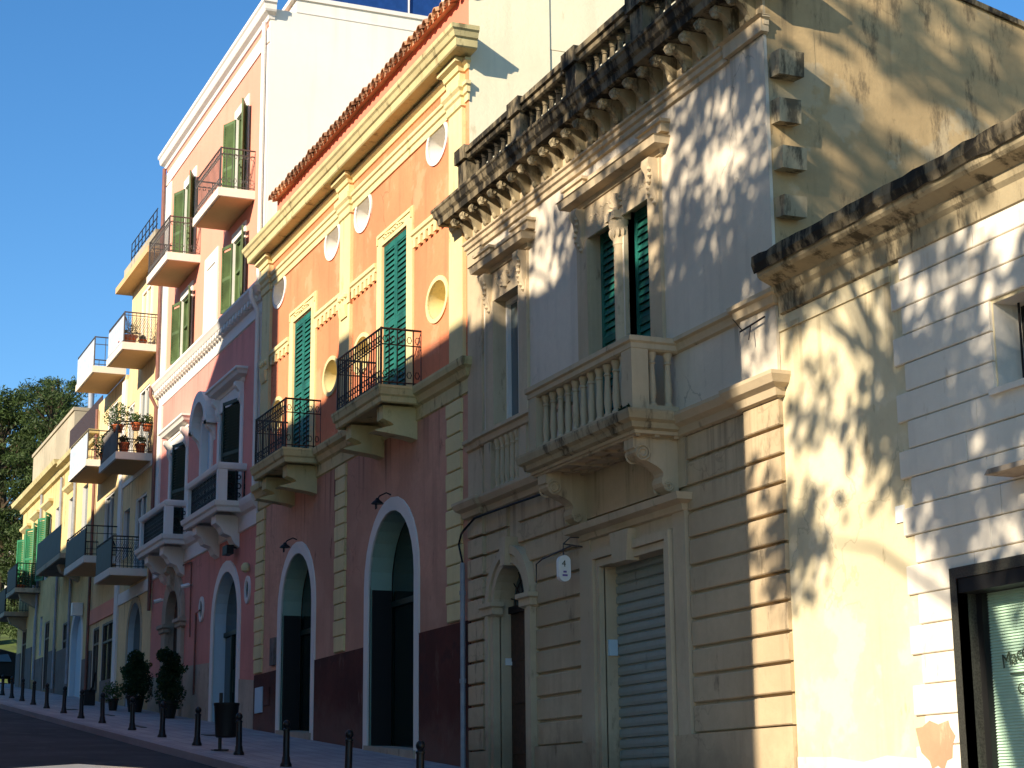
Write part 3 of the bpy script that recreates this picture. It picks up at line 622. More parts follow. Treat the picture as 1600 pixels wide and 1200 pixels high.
for i, (a, b) in enumerate(WX):
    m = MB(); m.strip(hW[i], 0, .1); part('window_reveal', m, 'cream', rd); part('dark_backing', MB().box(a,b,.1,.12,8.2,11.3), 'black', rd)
    mid = (a+b)/2
    for p, q in ((a+.01,mid-.005),(mid+.005,b-.01)): louvre('shutter', rd, 'shut_green', p, q, 8.3, 11.27, .025, 2, .098, .11)
    fr = [(a-.02,8.28),(a-.02,11.3),(b+.02,11.3),(b+.02,8.28)]
    part('window_surround', MB().band(fr, [(a-.28,8.28),(a-.28,11.56),(b+.32,11.56),(b+.32,8.28)], -.035, .01), 'cream', rd)
    part('window_fillet', MB().band([(a-.2,11.36),(a-.2,11.48),(b+.24,11.48),(b+.24,11.36)], [(a-.25,11.36),(a-.25,11.53),(b+.29,11.53),(b+.29,11.36)], -.055, -.03), 'cream', rd)
    m = MB(); m.box(a+.1,b-.1,-.045,-.03,11.38,11.46)
    for k in range(9): m.lathe(a+.15+k*(b-a-.3)/8, -.045, [(0,-.035),(.035,-.01),(.035,.01),(0,.04)], 6, 11.42+.02*math.sin(k*1.3))
    tag(part('carving', m, 'cream', rd, True), kind='stuff')
for a, b in ((-37.47,-36.83),(-31.85,-31.22),(-26.05,-25.46)):
    p = part('pilaster', MB().box(a,b,-.06,.01,8.25,12.5), 'cream', rd)
    part('capital', MB().sweep([(0,12.45),(.03,12.47),(.03,12.6),(.06,12.63),(.06,12.7),(.1,12.75),(.1,12.85),(0,12.87)], a, b, -.06, True, True, .01), 'cream', p)
    part('frieze_block', MB().box(a,b,-.1,.01,12.87,13.06), 'cream', p)
    m = MB(); m.box(a-.03,b+.03,-.085,-.061,10.72,11.05)
    for k in range(3): m.lathe((a+b)/2+(k-1)*.18, -.09, [(0,-.06),(.05,-.03),(.06,.02),(.03,.06),(0,.07)], 8, 10.88)
    m.prismx([(-.09,10.72),(-.13,10.7),(-.11,10.55),(-.085,10.48),(-.061,10.5),(-.061,10.72)], a+.12, b-.12)
    part('pilaster_ornament', m, 'cream', p, True)
first = None
for a, b in ((-36.80,-35.38),(-33.5,-31.88),(-31.19,-29.75),(-27.83,-26.08)):
    part('dentil_band', MB().sweep([(0,10.90),(.05,10.91),(.05,10.97),(.08,10.99),(.08,11.06),(0,11.08)], a, b), 'cream', rd)
    n = int((b-a)/.24)
    for i in range(n):
        x = a+(i+.5)*(b-a)/n
        if first is None: mm = MB(); mm.box(x-.06,x+.06,-.06,-.001,10.76,10.90); first = part('dentil', mm, 'cream', rd); x_f = x
        else: shift(first, x-x_f, 0, 0, rd, 'dentil')
part('architrave', MB().sweep([(0,12.5),(.03,12.51),(.03,12.62),(.06,12.64),(.06,12.74),(.09,12.76),(.09,12.82),(0,12.85)], RL+.05, RR_-.0, 0, False, True, 0), 'cream', rd)
part('bed_moulding', MB().sweep([(0,13.04),(.03,13.05),(.05,13.12),(.1,13.15),(.1,13.2),(0,13.24)], RL+.05, RR_, 0, False, True, 0), 'cream', rd)
for a, b in ((-31.85,-31.22),(-26.05,-25.46),(-37.47,-36.83)): part('bed_block', MB().sweep([(0,13.04),(.03,13.05),(.05,13.13),(.12,13.17),(.12,13.24),(0,13.26)], a, b, -.1, True, True, 0), 'cream', rd)
part('cornice', MB().sweep([(0,13.24),(.32,13.26),(.34,13.28),(.35,13.4),(.38,13.42),(.41,13.5),(.44,13.53),(.45,13.6),(0,13.66)], RL+.2, RR_-.02, 0, True, True, .02), 'cream_old', rd)
part('attic_wall', MB().box(-36.62,RR_-.002,.0,.4,13.6,14.42), 'attic', rd)
body(rd, RL+.01, RR_-.02, .6, 1.42, 1.2, 14.4, 'cream_side', 'side_wall'); body(rd, RL+.01, RR_-.02, 1.42, 11, 1.2, 13.6, 'cream_side', 'rear_wall')
part('side_return', MB().box(RR_-.5,RR_+.003,.005,1.42,10.5,17), 'cream_side', rd); part('side_tower', MB().box(RR_-5,RR_-.015,1.42,9,13.61,18.5), 'cream_side', rd)
rf = part('roof', MB().prismx([(-.12,14.42),(1.4,14.95),(1.4,14.85),(-.12,14.36)], -36.6, RR_-.52), 'tile', rd)
first = None; n = 46
for i in range(n):
    x = -36.55+i*(11.2)/(n-1)
    if first is None:
        mm = MB(); q = [(math.cos(math.pi*k/6), math.sin(math.pi*k/6)) for k in range(7)]; v = []; f = []
        for yy, r, dz in ((-.2,.105,0),(.35,.09,.23)):
            v += [(x+c*r, yy, 14.40+dz+s*r) for c, s in q]+[(x+c*(r-.016), yy, 14.40+dz+s*(r-.016)) for c, s in q]
        for k in range(6): f += [(k,k+1,15+k,14+k),(7+k,21+k,22+k,8+k),(k,7+k,8+k,k+1)]
        mm.add(v, f); first = part('roof_tile', mm, 'tile', rf, True); x_f = x
        mm = MB(); v = []; f = []
        for yy, r, dz in ((-.16,.1,0),(.35,.1,.2)): v += [(x+.122+c*r, yy, 14.43+dz-s*r*.8) for c, s in q]
        for k in range(6): f.append((k,k+1,8+k,7+k))
        mm.add(v, f); first2 = part('roof_tile', mm, 'tile', rf, True)
    else:
        j = random.uniform(-.02,.02); shift(first, x-x_f, j, random.uniform(-.008,.01), rf, 'roof_tile'); shift(first2, x-x_f, random.uniform(-.02,.02), 0, rf, 'roof_tile')
SC = [(0,7.76),(.03,7.78),(.03,7.98),(.08,8.02),(.12,8.12),(.18,8.16),(.2,8.24),(.2,8.28),(0,8.30)]
part('string_course', MB().sweep(SC, RL+.02, RR_-.02, 0, False, True, 0), 'cream_old', rd)
def red_balcony(x0, x1):
    b = part('balcony', MB().box(x0,x1,-.68,.0,8.06,8.29), 'cream_old', rd)
    part('slab_edge', MB().sweep([(0,8.0),(.03,8.02),(.04,8.1),(.07,8.13),(.09,8.22),(.1,8.24),(.1,8.28),(0,8.30)], x0, x1, -.68, True, True, 0), 'cream_old', b)
    railing(x0+.02, x1-.02, .70, 8.30, .95, b, pitch=.12, scroll=True, mid=(.72,))
    for xa in (x0+.2, x1-.5):
        L = [(0,8.0),(-.6,8.0),(-.6,7.78)]+[(-.56+.2*math.sin(k*.52)-.2*(1-math.cos(k*.26)), 7.78-.035*k-.02*math.sin(k*1.05)) for k in range(1,7)]+[(-.16,7.5),(0,7.46)]
        part('bracket', MB().prismx(L, xa, xa+.3), 'cream_old', b)
red_balcony(-29.85,-27.47); red_balcony(-35.35,-33.13)
z = 4.32; ZQ = []
while z < 7.70: ZQ.append((z, min(z+.29, 7.75))); z += .29
for a, b in ((-37.6,-37.02),(-32.0,-31.44),(-26.2,-25.62)):
    for i, (z0, z1) in enumerate(ZQ):
        s = .05 if i % 2 else 0; part('quoin', MB().prismx([(.0,z0),(-.03,z0),(-.045,z0+.015),(-.045,z1-.03),(-.03,z1-.015),(.0,z1-.015)], a-s, b+s*.4), 'cream', rd)
for a, b in ((RL,AL[0]-.23),(AL[1]+.23,AR[0]-.23),(AR[1]+.23,RR_)):
    part('dado', MB().prism([(a,1.2),(b,1.2),(b,4.29),(a,4.29)], -.022, .0), 'dado', rd)
part('meter_door', MB().box(-37.42,-36.88,-.05,-.02,3.5,4.02), 'reveal_blue', rd); part('meter_door', MB().box(-36.8,-36.35,-.04,-.02,3.62,3.98), 'dado', rd)
part('letterbox', MB().box(-36.3,-36.0,-.06,.0,4.4,4.95), 'shadegrey', rd)

# ================================================================== PINK BUILDING
pk = thing('pink_building', 'tall pink and peach building with white trim, olive shutters and two levels of balconies', 'building', (-43, 0, G(-43)))
PL, PR = -48.32, -37.65
h_ar = arch(-41.31,-39.14,2.4,6.78); h_pt = arch(-46.2,-44.77,3.0,6.95)
D1 = ((-46.45,-44.72),(-41.2,-39.32)); h_d1 = [rect(a,b,8.12,10.68) for a, b in D1]; h_bl = arch(-42.95,-42.1,8.6,10.9)
W2 = ((-45.75,-44.7),(-40.35,-39.4)); h_w2 = [rect(a,b,12.9,14.55) for a, b in W2]; W3 = ((-45.75,-44.7),(-40.35,-39.4)); h_w3 = [rect(a,b,15.25,17.65) for a, b in W3]
facade('ground_wall', pk, 'pink_low', [(PL,2.0),(PR,2.0),(PR,7.55),(PL,7.55)], [h_ar, h_pt])
facade('first_floor_wall', pk, 'pink', rect(PL,PR,7.55,12.3), h_d1+[h_bl])
facade('upper_wall', pk, 'peach', rect(PL,PR,12.3,19.3), h_w2+h_w3)
body(pk, PL+.01, PR+.12, .6, 13, 2, 19.62, 'offwhite', 'side_wall'); part('side_return', MB().box(PR-.4,PR+.12,.006,.6,7.6,19.3), 'offwhite', pk)
part('side_coping', MB().box(PL,PR+.16,.5,13,19.62,19.72), 'white', pk); part('side_fillet', MB().box(PR+.12,PR+.135,.6,13,19.3,19.33), 'white', pk)
m = MB(); m.strip(h_ar,0,.27); part('arch_reveal', m, 'reveal_blue', pk); m = MB(); m.strip(h_pt,0,.14); part('portal_reveal', m, 'stonebase', pk)
for h in h_d1+[h_bl]+h_w2+h_w3: m = MB(); m.strip(h,0,.12); part('window_reveal', m, 'white', pk)
part('arch_surround', MB().band(arch(-41.31,-39.14,2.4,6.78), arch(-41.31,-39.14,2.4,6.78,e=.25), -.03, .01), 'white', pk)
g = part('glass_door', MB().box(-41.31,-39.14,.27,.29,2.4,6.8), 'darkglass', pk); m = MB(); m.box(-41.31,-39.14,.22,.27,5.4,5.5)
for x in (-40.6,-39.9,-39.2): m.box(x-.04,x+.04,.22,.27,2.4,5.4)
m.box(-40.2,-40.16,.18,.22,4.1,4.6); part('door_frame', m, 'shut_dark', g)
part('portal', MB().band(arch(-46.2,-44.77,3.2,6.95), arch(-46.2,-44.77,3.2,6.95,e=.42), -.09, .01), 'stonebase', pk)
for a, b in ((-46.68,-46.15),(-44.82,-44.29)): part('impost', MB().sweep([(0,5.92),(.05,5.95),(.05,6.03),(.1,6.06),(.1,6.14),(0,6.15)], a, b, -.09, True, True, 0), 'stonebase', pk)
part('keystone', MB().prismx([(0,7.5),(-.28,7.5),(-.3,7.38),(-.2,7.3),(-.2,7.05),(-.12,6.9),(0,6.9)], -45.66,-45.3), 'stonebase', pk)
part('portal_door', MB().box(-46.2,-44.77,.14,.18,3,7), 'wood', pk)
for a, b, z in ((PL,-46.65,4.95),(-44.3,-41.57,4.95),(-38.88,PR,4.3)): part('dado', MB().prism([(a,2),(b,2),(b,z-.1),(a,z)], -.025, .0), 'stonebase', pk)
for x, z in ((-42.55,6.17),(-38.33,6.17)):
    part('oval_window', MB().band(oval(x,z,.13,.2,16), oval(x,z,.22,.3,16), -.04, .0, True), 'white', pk); part('pane', MB().prism(oval(x,z,.14,.21,16), -.01, .0), 'black', pk)
part('string_course', MB().sweep([(0,7.5),(.04,7.52),(.04,7.85),(.1,7.9),(.16,8.02),(.18,8.1),(.18,8.16),(0,8.18)], PL, PR+.02), 'white', pk)
part('middle_cornice', MB().sweep([(0,12.14),(.03,12.16),(.03,12.42),(.08,12.46),(.1,12.56),(.17,12.6),(.22,12.68),(.25,12.72),(.25,12.78),(0,12.8)], PL-.02, PR+.0, 0, True, True, 0), 'white', pk)
first = None
for i in range(40):
    x = PL+.15+i*(PR-PL-.3)/39
    if first is None: mm = MB(); mm.prism([(x-.07,12.58),(x+.07,12.58),(x+.065,12.5),(x+.03,12.45),(x-.03,12.45),(x-.065,12.5)], -.17, -.08); first = part('scallop', mm, 'white', pk); x_f = x
    else: shift(first, x-x_f, 0, 0, pk, 'scallop')
part('top_frieze', MB().box(PL,PR+.1,-.03,.0,18.5,18.85), 'white', pk)
part('top_cornice', MB().sweep([(0,19.02),(.04,19.04),(.06,19.12),(.15,19.18),(.17,19.22),(.18,19.34),(.22,19.38),(.22,19.46),(0,19.5)], PL-.02, PR+.1, 0, True, True, .1), 'white', pk)
for a, b in ((PL,-47.55),(-38.15,PR+.1)):
    part('corner_strip', MB().box(a,b,-.03,.0,12.8,18.45), 'white', pk)
for a, b in ((PL,-47.75),(-37.98,PR)): part('pilaster', MB().box(a,b,-.05,.0,8.18,12.14), 'white', pk)
def hood_at(xc, w_, z):
    part('window_hood', MB().sweep([(0,z-.1),(.05,z-.08),(.06,z),(.2,z+.05),(.24,z+.12),(.28,z+.15),(.28,z+.2),(0,z+.24)], xc-w_/2, xc+w_/2, 0, True, True, 0), 'white', pk)
    part('lintel', MB().box(xc-w_/2+.05,xc+w_/2-.05,-.04,.0,z-.42,z-.1), 'white', pk)
    for s in (-1, 1): part('console', MB().prismx([(0,z-.08),(-.2,z-.08),(-.2,z-.18),(-.1,z-.3),(-.1,z-.42),(-.03,z-.6),(0,z-.6)], xc+s*(w_/2-.13)-.09, xc+s*(w_/2-.13)+.09), 'white', pk)
for a, b in D1:
    xc = (a+b)/2; hood_at(xc, b-a+.5, 11.02)
    for p, q in ((a-.22,a),(b,b+.22)): part('jamb', MB().box(p,q,-.03,.0,8.18,10.62), 'white', pk)
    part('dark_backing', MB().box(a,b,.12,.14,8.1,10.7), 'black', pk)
    louvre_joined('shutter', pk, 'shut_dark', (a+.02,.03,8.2), 2.45, (b-a)/2-.03, R(-3)); louvre_joined('shutter', pk, 'shut_dark', (b-.02,.03,8.2), 2.45, (b-a)/2-.03, R(180+14))
bl = arch(-42.95,-42.1,8.6,10.9); part('blind_niche', MB().box(-42.95,-42.1,.12,.14,8.6,10.95), 'reveal_blue', pk)
part('niche_surround', MB().band(bl, arch(-42.95,-42.1,8.6,10.9,e=.2), -.04, .0), 'white', pk)
part('niche_hood', MB().band(arch(-42.95,-42.1,10.55,10.9,e=.24), arch(-42.95,-42.1,10.55,10.9,e=.5), -.26, .0), 'white', pk)
for s in (-1, 1): part('niche_corbel', MB().prismx([(0,10.55),(-.24,10.55),(-.2,10.42),(-.08,10.3),(0,10.1)], -42.525+s*.7-.12, -42.525+s*.7+.12), 'white', pk)
for i, (a, b) in enumerate(W2):
    part('window_surround', MB().band([(a,12.9),(a,14.55),(b,14.55),(b,12.9)], [(a-.16,12.9),(a-.16,14.78),(b+.16,14.78),(b+.16,12.9)], -.03, .0), 'white', pk)
    pane_window(pk, a, b, 12.9, 14.55, .06, 'shut_olive', 'shut_olive', 1, 13.8)
    louvre_joined('shutter', pk, 'shut_olive', (a,-.04,12.92), 1.62, .5, R(-166)); louvre_joined('shutter', pk, 'shut_olive', (b,-.04,12.92), 1.62, .5, R(-16))
    a, b = W3[i]
    part('window_surround', MB().band([(a,15.25),(a,17.65),(b,17.65),(b,15.25)], [(a-.18,15.25),(a-.18,17.88),(b+.18,17.88),(b+.18,15.25)], -.03, .0), 'white', pk)
    pane_window(pk, a, b, 15.25, 17.65, .06, 'shut_olive', 'shut_olive', 1, 16.5)
    louvre_joined('shutter', pk, 'shut_olive', (a,-.04,15.3), 2.33, .5, R(-160)); louvre_joined('shutter', pk, 'shut_olive', (b,-.04,15.3), 2.33, .5, R(-24))
part('blind_window', MB().band(rect(-42.95,-42.1,12.95,14.6)+[(-42.95,12.95)], rect(-43.2,-41.86,12.85,14.92)+[(-43.2,12.85)], -.035, .0), 'white', pk)
part('blind_panel', MB().box(-42.96,-42.09,-.008,.0,12.9,14.62), 'white', pk)
for a, b in ((-46.35,-43.85),(-41.05,-38.55)):
    s = slab(a, b, .85, 15.26, .2, pk, 'slab', 'tan_soffit'); railing(a+.03, b-.03, .80, 15.26, .95, s, 'iron_grey', .115, .007, (.85,), scroll=True)
for a, b in ((-47.2,-44.1),(-41.85,-38.74)):                 # stone-posted balconies of the first floor
    dp = .6; s = part('balcony', MB().box(a,b,-dp,.0,7.98,8.14), 'white', pk)
    part('slab_edge', MB().sweep([(0,7.9),(.04,7.92),(.06,8.0),(.1,8.04),(.12,8.14),(0,8.16)], a, b, -dp, True, True, 0), 'white', s)
    for x in (a+.09, b-.09): part('post', MB().box(x-.1,x+.1,-dp-.02,-dp+.18,8.14,8.86), 'white', s)
    m = MB(); m.sweep([(0,8.84),(.03,8.86),(.05,8.93),(.05,8.98),(0,9.0)], a, b, -dp, True, True, 0); m.box(a,b,-dp,-dp+.16,8.84,8.99); m.box(b-.16,b,-dp+.16,0,8.84,8.99); m.box(a,a+.16,-dp+.16,0,8.84,8.99); part('handrail', m, 'white', s)
    m = MB()
    for p, q in (((a+.2,-dp+.07),(b-.2,-dp+.07)),((b-.08,-dp+.2),(b-.08,-.02)),((a+.08,-dp+.2),(a+.08,-.02))):
        L = math.dist(p, q); n = int(L/.13); ux, uy = (q[0]-p[0])/L, (q[1]-p[1])/L
        for k in range(n+1):
            x, y = p[0]+ux*L*k/n, p[1]+uy*L*k/n; m.box(x-.012,x+.012,y-.012,y+.012,8.15,8.84)
            for zc, rr in ((8.3,.05),(8.5,.06),(8.7,.05)): m.tube([(x+ux*(.06+rr*math.cos(t)), y+uy*(.06+rr*math.cos(t)), zc+rr*math.sin(t)) for t in [j*math.pi/3 for j in range(7)]], .014, 4)
    part('iron_panel', m, 'iron', s)
    m = MB()
    for xa in (a+.45, b-.85): m.prismx([(0,7.9),(-.55,7.9),(-.55,7.72),(-.44,7.64),(-.36,7.5),(-.2,7.44),(-.12,7.28),(0,7.2)], xa, xa+.4); part('bracket', m, 'white', s); m = MB()
for k, x in enumerate((PL+.12, PR-.04)):
    mm = MB(); mm.tube([(x,-.1,19.0),(x,-.1,12.9),(x,-.26,12.7),(x,-.26,12.5),(x,-.1,12.2),(x,-.1,G(x)+2.6 if k == 0 else 8.3)], .05, 8); part('downpipe', mm, 'copper' if k == 0 else 'white', pk, True)
mm = MB(); mm.tube([(-44.5,-.05,7.45),(-43.6,-.05,7.42),(-43.55,-.05,5.6)], .02, 5); mm.tube([(-42.6,-.05,6.15),(-42.95,-.05,6.12),(-42.98,-.05,4.2)], .025, 5); part('cable_pipe', mm, 'copper', pk)

# ================================================================== YELLOW FLATS WITH CONCRETE BALCONIES
def flats(name, label, x0, x1, ztop, mat, openings, arches=(), deep=12):
    t = thing(name, label, 'building', ((x0+x1)/2, 0, G((x0+x1)/2)))
    hs = [rect(*o[:4]) for o in openings]; ha = [arch(*a[:4]) for a in arches]
    facade('wall', t, mat, [(x0,2.5),(x1,2.5),(x1,ztop),(x0,ztop)], hs+ha); body(t, x0+.01, x1-.01, .6, deep, 2.5, ztop-.01, mat)
    for o, h in zip(openings, hs):
        m = MB(); m.strip(h,0,.1); part('window_reveal', m, 'white', t); k = o[4] if len(o) > 4 else 'pane'
        if k == 'pane': pane_window(t, o[0], o[1], o[2], o[3], .05, 'white')
        elif k == 'dark': part('pane', MB().box(o[0],o[1],.1,.12,o[2],o[3]), 'winglass', t)
        elif k == 'shop': pane_window(t, o[0], o[1], o[2], o[3], .05, 'iron_grey', 'darkglass', 1, o[2]+(o[3]-o[2])*.75)
        elif k == 'green':
            part('pane', MB().box(o[0],o[1],.1,.12,o[2],o[3]), 'winglass', t)
            louvre_joined('shutter', t, 'shut_bright', (o[0],-.03,o[2]), o[3]-o[2], (o[1]-o[0])/2, R(-150)); louvre_joined('shutter', t, 'shut_bright', (o[1],-.03,o[2]), o[3]-o[2], (o[1]-o[0])/2, R(-28))
    for a, h in zip(arches, ha):
        m = MB(); m.strip(h,0,.16); part('arch_reveal', m, a[4], t); part('door', MB().box(a[0],a[1],.16,.2,a[2],a[3]), a[5], t)
        part('arch_surround', MB().band(h, arch(*a[:4], e=.2), -.02, .0), a[6], t)
    return t
f1 = flats('apartment_building', 'yellow apartment house with potted plants on its balconies, beside the pink building', -53.1, -48.36, 14.0, 'yel',
    [(-51.0,-49.6,11.06,13.2,'pane'),(-52.6,-51.7,11.6,13.1,'pane'),(-51.0,-49.5,7.92,10.1,'pane'),(-52.7,-51.8,8.6,10.0,'dark')], [(-51.4,-49.65,3.2,7.15,'reveal_blue','darkglass','concrete')])
part('penthouse', MB().box(-52.66,-48.36,0,9,14.0,16.6), 'yel', f1)
for a, b in ((-50.9,-49.6),): pane_window(f1, a, b, 14.05, 16.1, -.02, 'white')
part('roof_slab', MB().box(-53.0,-48.36,-.45,9,16.6,16.78), 'tan_soffit', f1); part('roof_parapet', MB().box(-52.8,-48.4,-.25,-.1,16.78,17.3), 'concrete', f1)
m = MB()
for zz in (17.45,17.65,17.9): m.tube([(-52.0,-.2,zz),(-48.4,-.2,zz)], .015, 5)
for i in range(8): x = -52+i*.5; m.tube([(x,-.2,17.3),(x,-.2,17.9)], .015, 5)
part('roof_railing', m, 'iron', f1); part('party_pilaster', MB().box(-53.4,-52.9,-.06,.0,4,14.0), 'white', f1)
part('band', MB().box(-53.1,-48.36,-.04,.0,10.72,10.86), 'white', f1); part('band', MB().box(-53.1,-48.36,-.04,.0,7.3,7.62), 'white', f1)
for zt, a, b, pan, rl in ((14.05,-50.9,-48.62,'none','iron_grey'),(11.06,-51.4,-48.95,'none','iron'),(7.92,-51.4,-49.1,'greenpanel','iron')):
    s = slab(a, b, 1.0, zt, .2, f1); railing(a+.03, b-.03, .95, zt, .85, s, rl, .1, .006, (.9,))
    m = MB()
    for i in range(16):                                       # diagonal mesh infill on the visible end
        for sg in (-1, 1): y = -.9+i*.055; m.tube([(b-.03,y,zt+.12),(b-.03,max(-.93,min(-.02,y+sg*.3)),zt+.72)], .005, 3)
    part('mesh_panel', m, rl, s)
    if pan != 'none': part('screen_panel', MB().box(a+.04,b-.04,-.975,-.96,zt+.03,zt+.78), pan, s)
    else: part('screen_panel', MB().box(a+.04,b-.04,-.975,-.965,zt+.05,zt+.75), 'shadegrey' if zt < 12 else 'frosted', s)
f2 = flats('apartment_building', 'narrow yellow house with frosted balcony screens and a roof terrace, second from the pink building', -57.6, -53.12, 14.2, 'yel',
    [(-55.8,-54.3,11.66,13.7,'pane'),(-55.8,-54.3,8.76,10.9,'pane'),(-56.9,-55.9,5.0,7.0,'shop'),(-55.4,-53.7,4.75,7.0,'shop')])
for zt, a, b, pan in ((14.42,-56.1,-53.2,'frosted'),(11.68,-56.7,-53.65,'frosted'),(8.78,-56.7,-53.3,'greenpanel')):
    s = slab(a, b, 1.0, zt, .2, f2); railing(a+.03, b-.03, .95, zt, .88, s, 'iron_grey' if pan == 'frosted' else 'iron', .3, .008, (.75,))
    part('screen_panel', MB().box(a+.04,b-.04,-.975,-.96,zt+.03,zt+.8), pan, s)
part('fascia', MB().box(-57.5,-53.2,-.05,.0,7.15,7.6), 'peach', f2); part('drainpipe', MB().tube([(-57.4,-.08,14.0),(-57.4,-.08,5.0)], .05, 8), 'copper', f2)
f3 = flats('old_house', 'old ochre house with brown slatted fence on its roof terrace and arched pale doorway', -63.8, -57.62, 13.3, 'yel_far',
    [(-62.6,-61.6,9.6,11.9,'dark'),(-59.9,-58.9,9.6,11.9,'dark'),(-62.7,-61.6,5.3,7.7,'shop')], [(-60.85,-58.85,4.6,7.8,'reveal_blue','reveal_blue','white')])
part('cornice', MB().sweep([(0,13.0),(.1,13.04),(.14,13.15),(.3,13.22),(.34,13.34),(0,13.38)], -63.8,-57.62, 0, False, True, 0), 'cream_old', f3)
fence = thing('terrace_fence', 'brown slatted wooden fence on the roof terrace of the old ochre house', 'fence', (-60.7,.1,13.3)); first = None
for i in range(34):
    x = -63.6+i*.18
    if first is None: mm = MB(); mm.box(x,x+.15,.08,.11,13.34,14.5); first = part('slat', mm, 'wood', fence); x_f = x
    else: shift(first, x-x_f, 0, 0, fence, 'slat')
part('rail', MB().box(-63.7,-57.6,.11,.15,13.7,13.78), 'wood', fence); part('rail', MB().box(-63.7,-57.6,.11,.15,14.25,14.33), 'wood', fence)
for x, z in ((-62.1,12.2),(-59.4,12.2)): part('window_hood', MB().sweep([(0,z-.08),(.05,z-.05),(.18,z+.05),(.2,z+.14),(0,z+.18)], x-.7, x+.7, 0, True, True, 0), 'cream', f3)
s = slab(-63.2,-58.3,.9,9.5,.16,f3,'concrete','shadegrey'); part('screen_panel', MB().box(-63.2,-58.3,-.9,-.88,9.5,10.4), 'greenpanel', s); part('bracket', MB().prismx([(0,9.34),(-.7,9.34),(-.6,9.1),(0,8.8)], -60.2,-59.8), 'concrete', s)
f4 = flats('old_house', 'farthest yellow house with green shutters, projecting cornice and grey attic below the pines', -73.6, -63.82, 13.4, 'yel_far',
    [(-72.6,-71.7,9.7,11.9,'green'),(-70.2,-69.2,9.7,12.0,'green'),(-67.4,-66.5,9.7,12.0,'green'),(-65.4,-64.7,9.7,12.0,'dark'),(-72.2,-71.1,6.1,8.3,'shop'),(-69.4,-68.7,7.2,8.6,'dark'),(-66.65,-65.6,5.7,8.1,'shop'),(-67.8,-67.3,7.0,8.4,'dark')], deep=10)
part('attic', MB().box(-73.4,-63.82,.25,10,13.4,15.3), 'concrete', f4); part('attic_band', MB().box(-73.5,-63.8,.2,10,15.3,15.42), 'concrete', f4)
part('cornice', MB().sweep([(0,13.0),(.1,13.04),(.15,13.2),(.4,13.3),(.45,13.45),(0,13.5)], -73.6,-63.9, 0, True, True, .2), 'cream_old', f4)
for x, z in ((-72.15,12.2),(-69.7,12.35),(-66.95,12.35)): part('window_hood', MB().sweep([(0,z-.08),(.05,z-.05),(.18,z+.05),(.2,z+.14),(0,z+.18)], x-.75, x+.75, 0, True, True, 0), 'cream', f4)
for a, b, zt in ((-73.4,-70.9,8.9),(-70.6,-68.2,9.5)):
    s = slab(a, b, .9, zt, .16, f4, 'concrete', 'shadegrey'); railing(a+.03,b-.03,.85,zt,.9,s,'iron',.1,.008); part('bracket', MB().prismx([(0,zt-.16),(-.7,zt-.16),(-.6,zt-.4),(0,zt-.7)], b-.7,b-.4), 'concrete', s)
    part('screen_panel', MB().box(a+.04,b-.04,-.885,-.87,zt+.03,zt+.85), 'greenpanel', s)
for t_, a, b, hh in ((f2,-55.35,-53.2,.75),(f2,-57.5,-56.95,1.5),(f3,-63.7,-61.2,1.6),(f3,-58.6,-57.7,1.25),(f4,-65.5,-63.9,1.5),(f4,-68.4,-66.7,1.2),(f4,-71.0,-69.5,1.55),(f4,-73.5,-72.3,1.3)):
    part('dado', MB().prism([(a,2.5),(b,2.5),(b,G(b)+hh),(a,G(b)+hh+.03)], -.03, .0), 'shadegrey', t_)
for t_, x, z0, z1 in ((f3,-61.1,13.0,5.6),(f4,-68.45,13.0,6.2),(f4,-63.95,12.9,5.6)): part('drainpipe', MB().tube([(x,-.07,z0),(x,-.07,z1)], .05, 7), 'pipe', t_)
ch = MB(); ch.lathe(-64.4,.9,[(.11,0),(.11,1.15),(.17,1.16),(.17,1.22),(.08,1.3),(.08,1.36),(.18,1.38),(.05,1.5)],10,15.3); single('chimney_pipe', ch, 'pipe', 'grey metal flue pipe standing on the farthest yellow house', 'chimney', smooth=True)

# ================================================================== ACROSS THE STREET (shades the lower floors)
W_ = 17.0
def opposite(label, segs, mat, wins=True):
    x_lo, x_hi = min(s[0] for s in segs)+W_/2, max(s[1] for s in segs)+W_/2
    t = thing('opposite_building', label, 'building', ((x_lo+x_hi)/2, -W_-4, G((x_lo+x_hi)/2)), 'buildings across the street')
    for a, b, z0, z1 in segs:                           # wall height at both ends, so roofs may slope
        m = MB(); m.prism([(a+W_/2,-1),(b+W_/2,-1),(b+W_/2,z1+W_/2),(a+W_/2,z0+W_/2)], -W_-9, -W_); part('wall', m, mat, t)
        part('roof_edge', MB().prism([(a+W_/2,z0+W_/2-.02),(b+W_/2,z1+W_/2-.02),(b+W_/2,z1+W_/2+.0),(a+W_/2,z0+W_/2+.0)], -W_-9, -W_+.02), 'concrete', t)
    x = x_lo+1.2
    while x < x_hi-1.5:
        for z in (G(x)+1.0, G(x)+4.6, G(x)+8.0): pane = part('window', MB().box(x,x+1.1,-W_+.001,-W_+.03,z,z+2.0), 'winglass', t)
        x += 2.6
    return t
opposite('cream house across the street shading the grey palazzo', [(-20.6,-17.05,7.7,7.7),(-25.2,-20.6,8.7,8.6)], 'cream_side')
opposite('ochre house with chimney across the street facing the red building', [(-31.2,-25.2,8.85,8.9),(-31.95,-31.2,10.1,10.1),(-36.35,-31.95,9.22,9.22)], 'yel')
opposite('tall gabled house across the street facing the pink building', [(-40.6,-36.35,12.9,12.9),(-44.2,-40.6,10.75,12.7),(-48.2,-44.2,10.75,10.75)], 'pink')
opposite('pale terrace house across the street facing the yellow flats', [(-60,-48.2,10.5,11.4),(-78,-60,10.2,10.4)], 'cream_side')

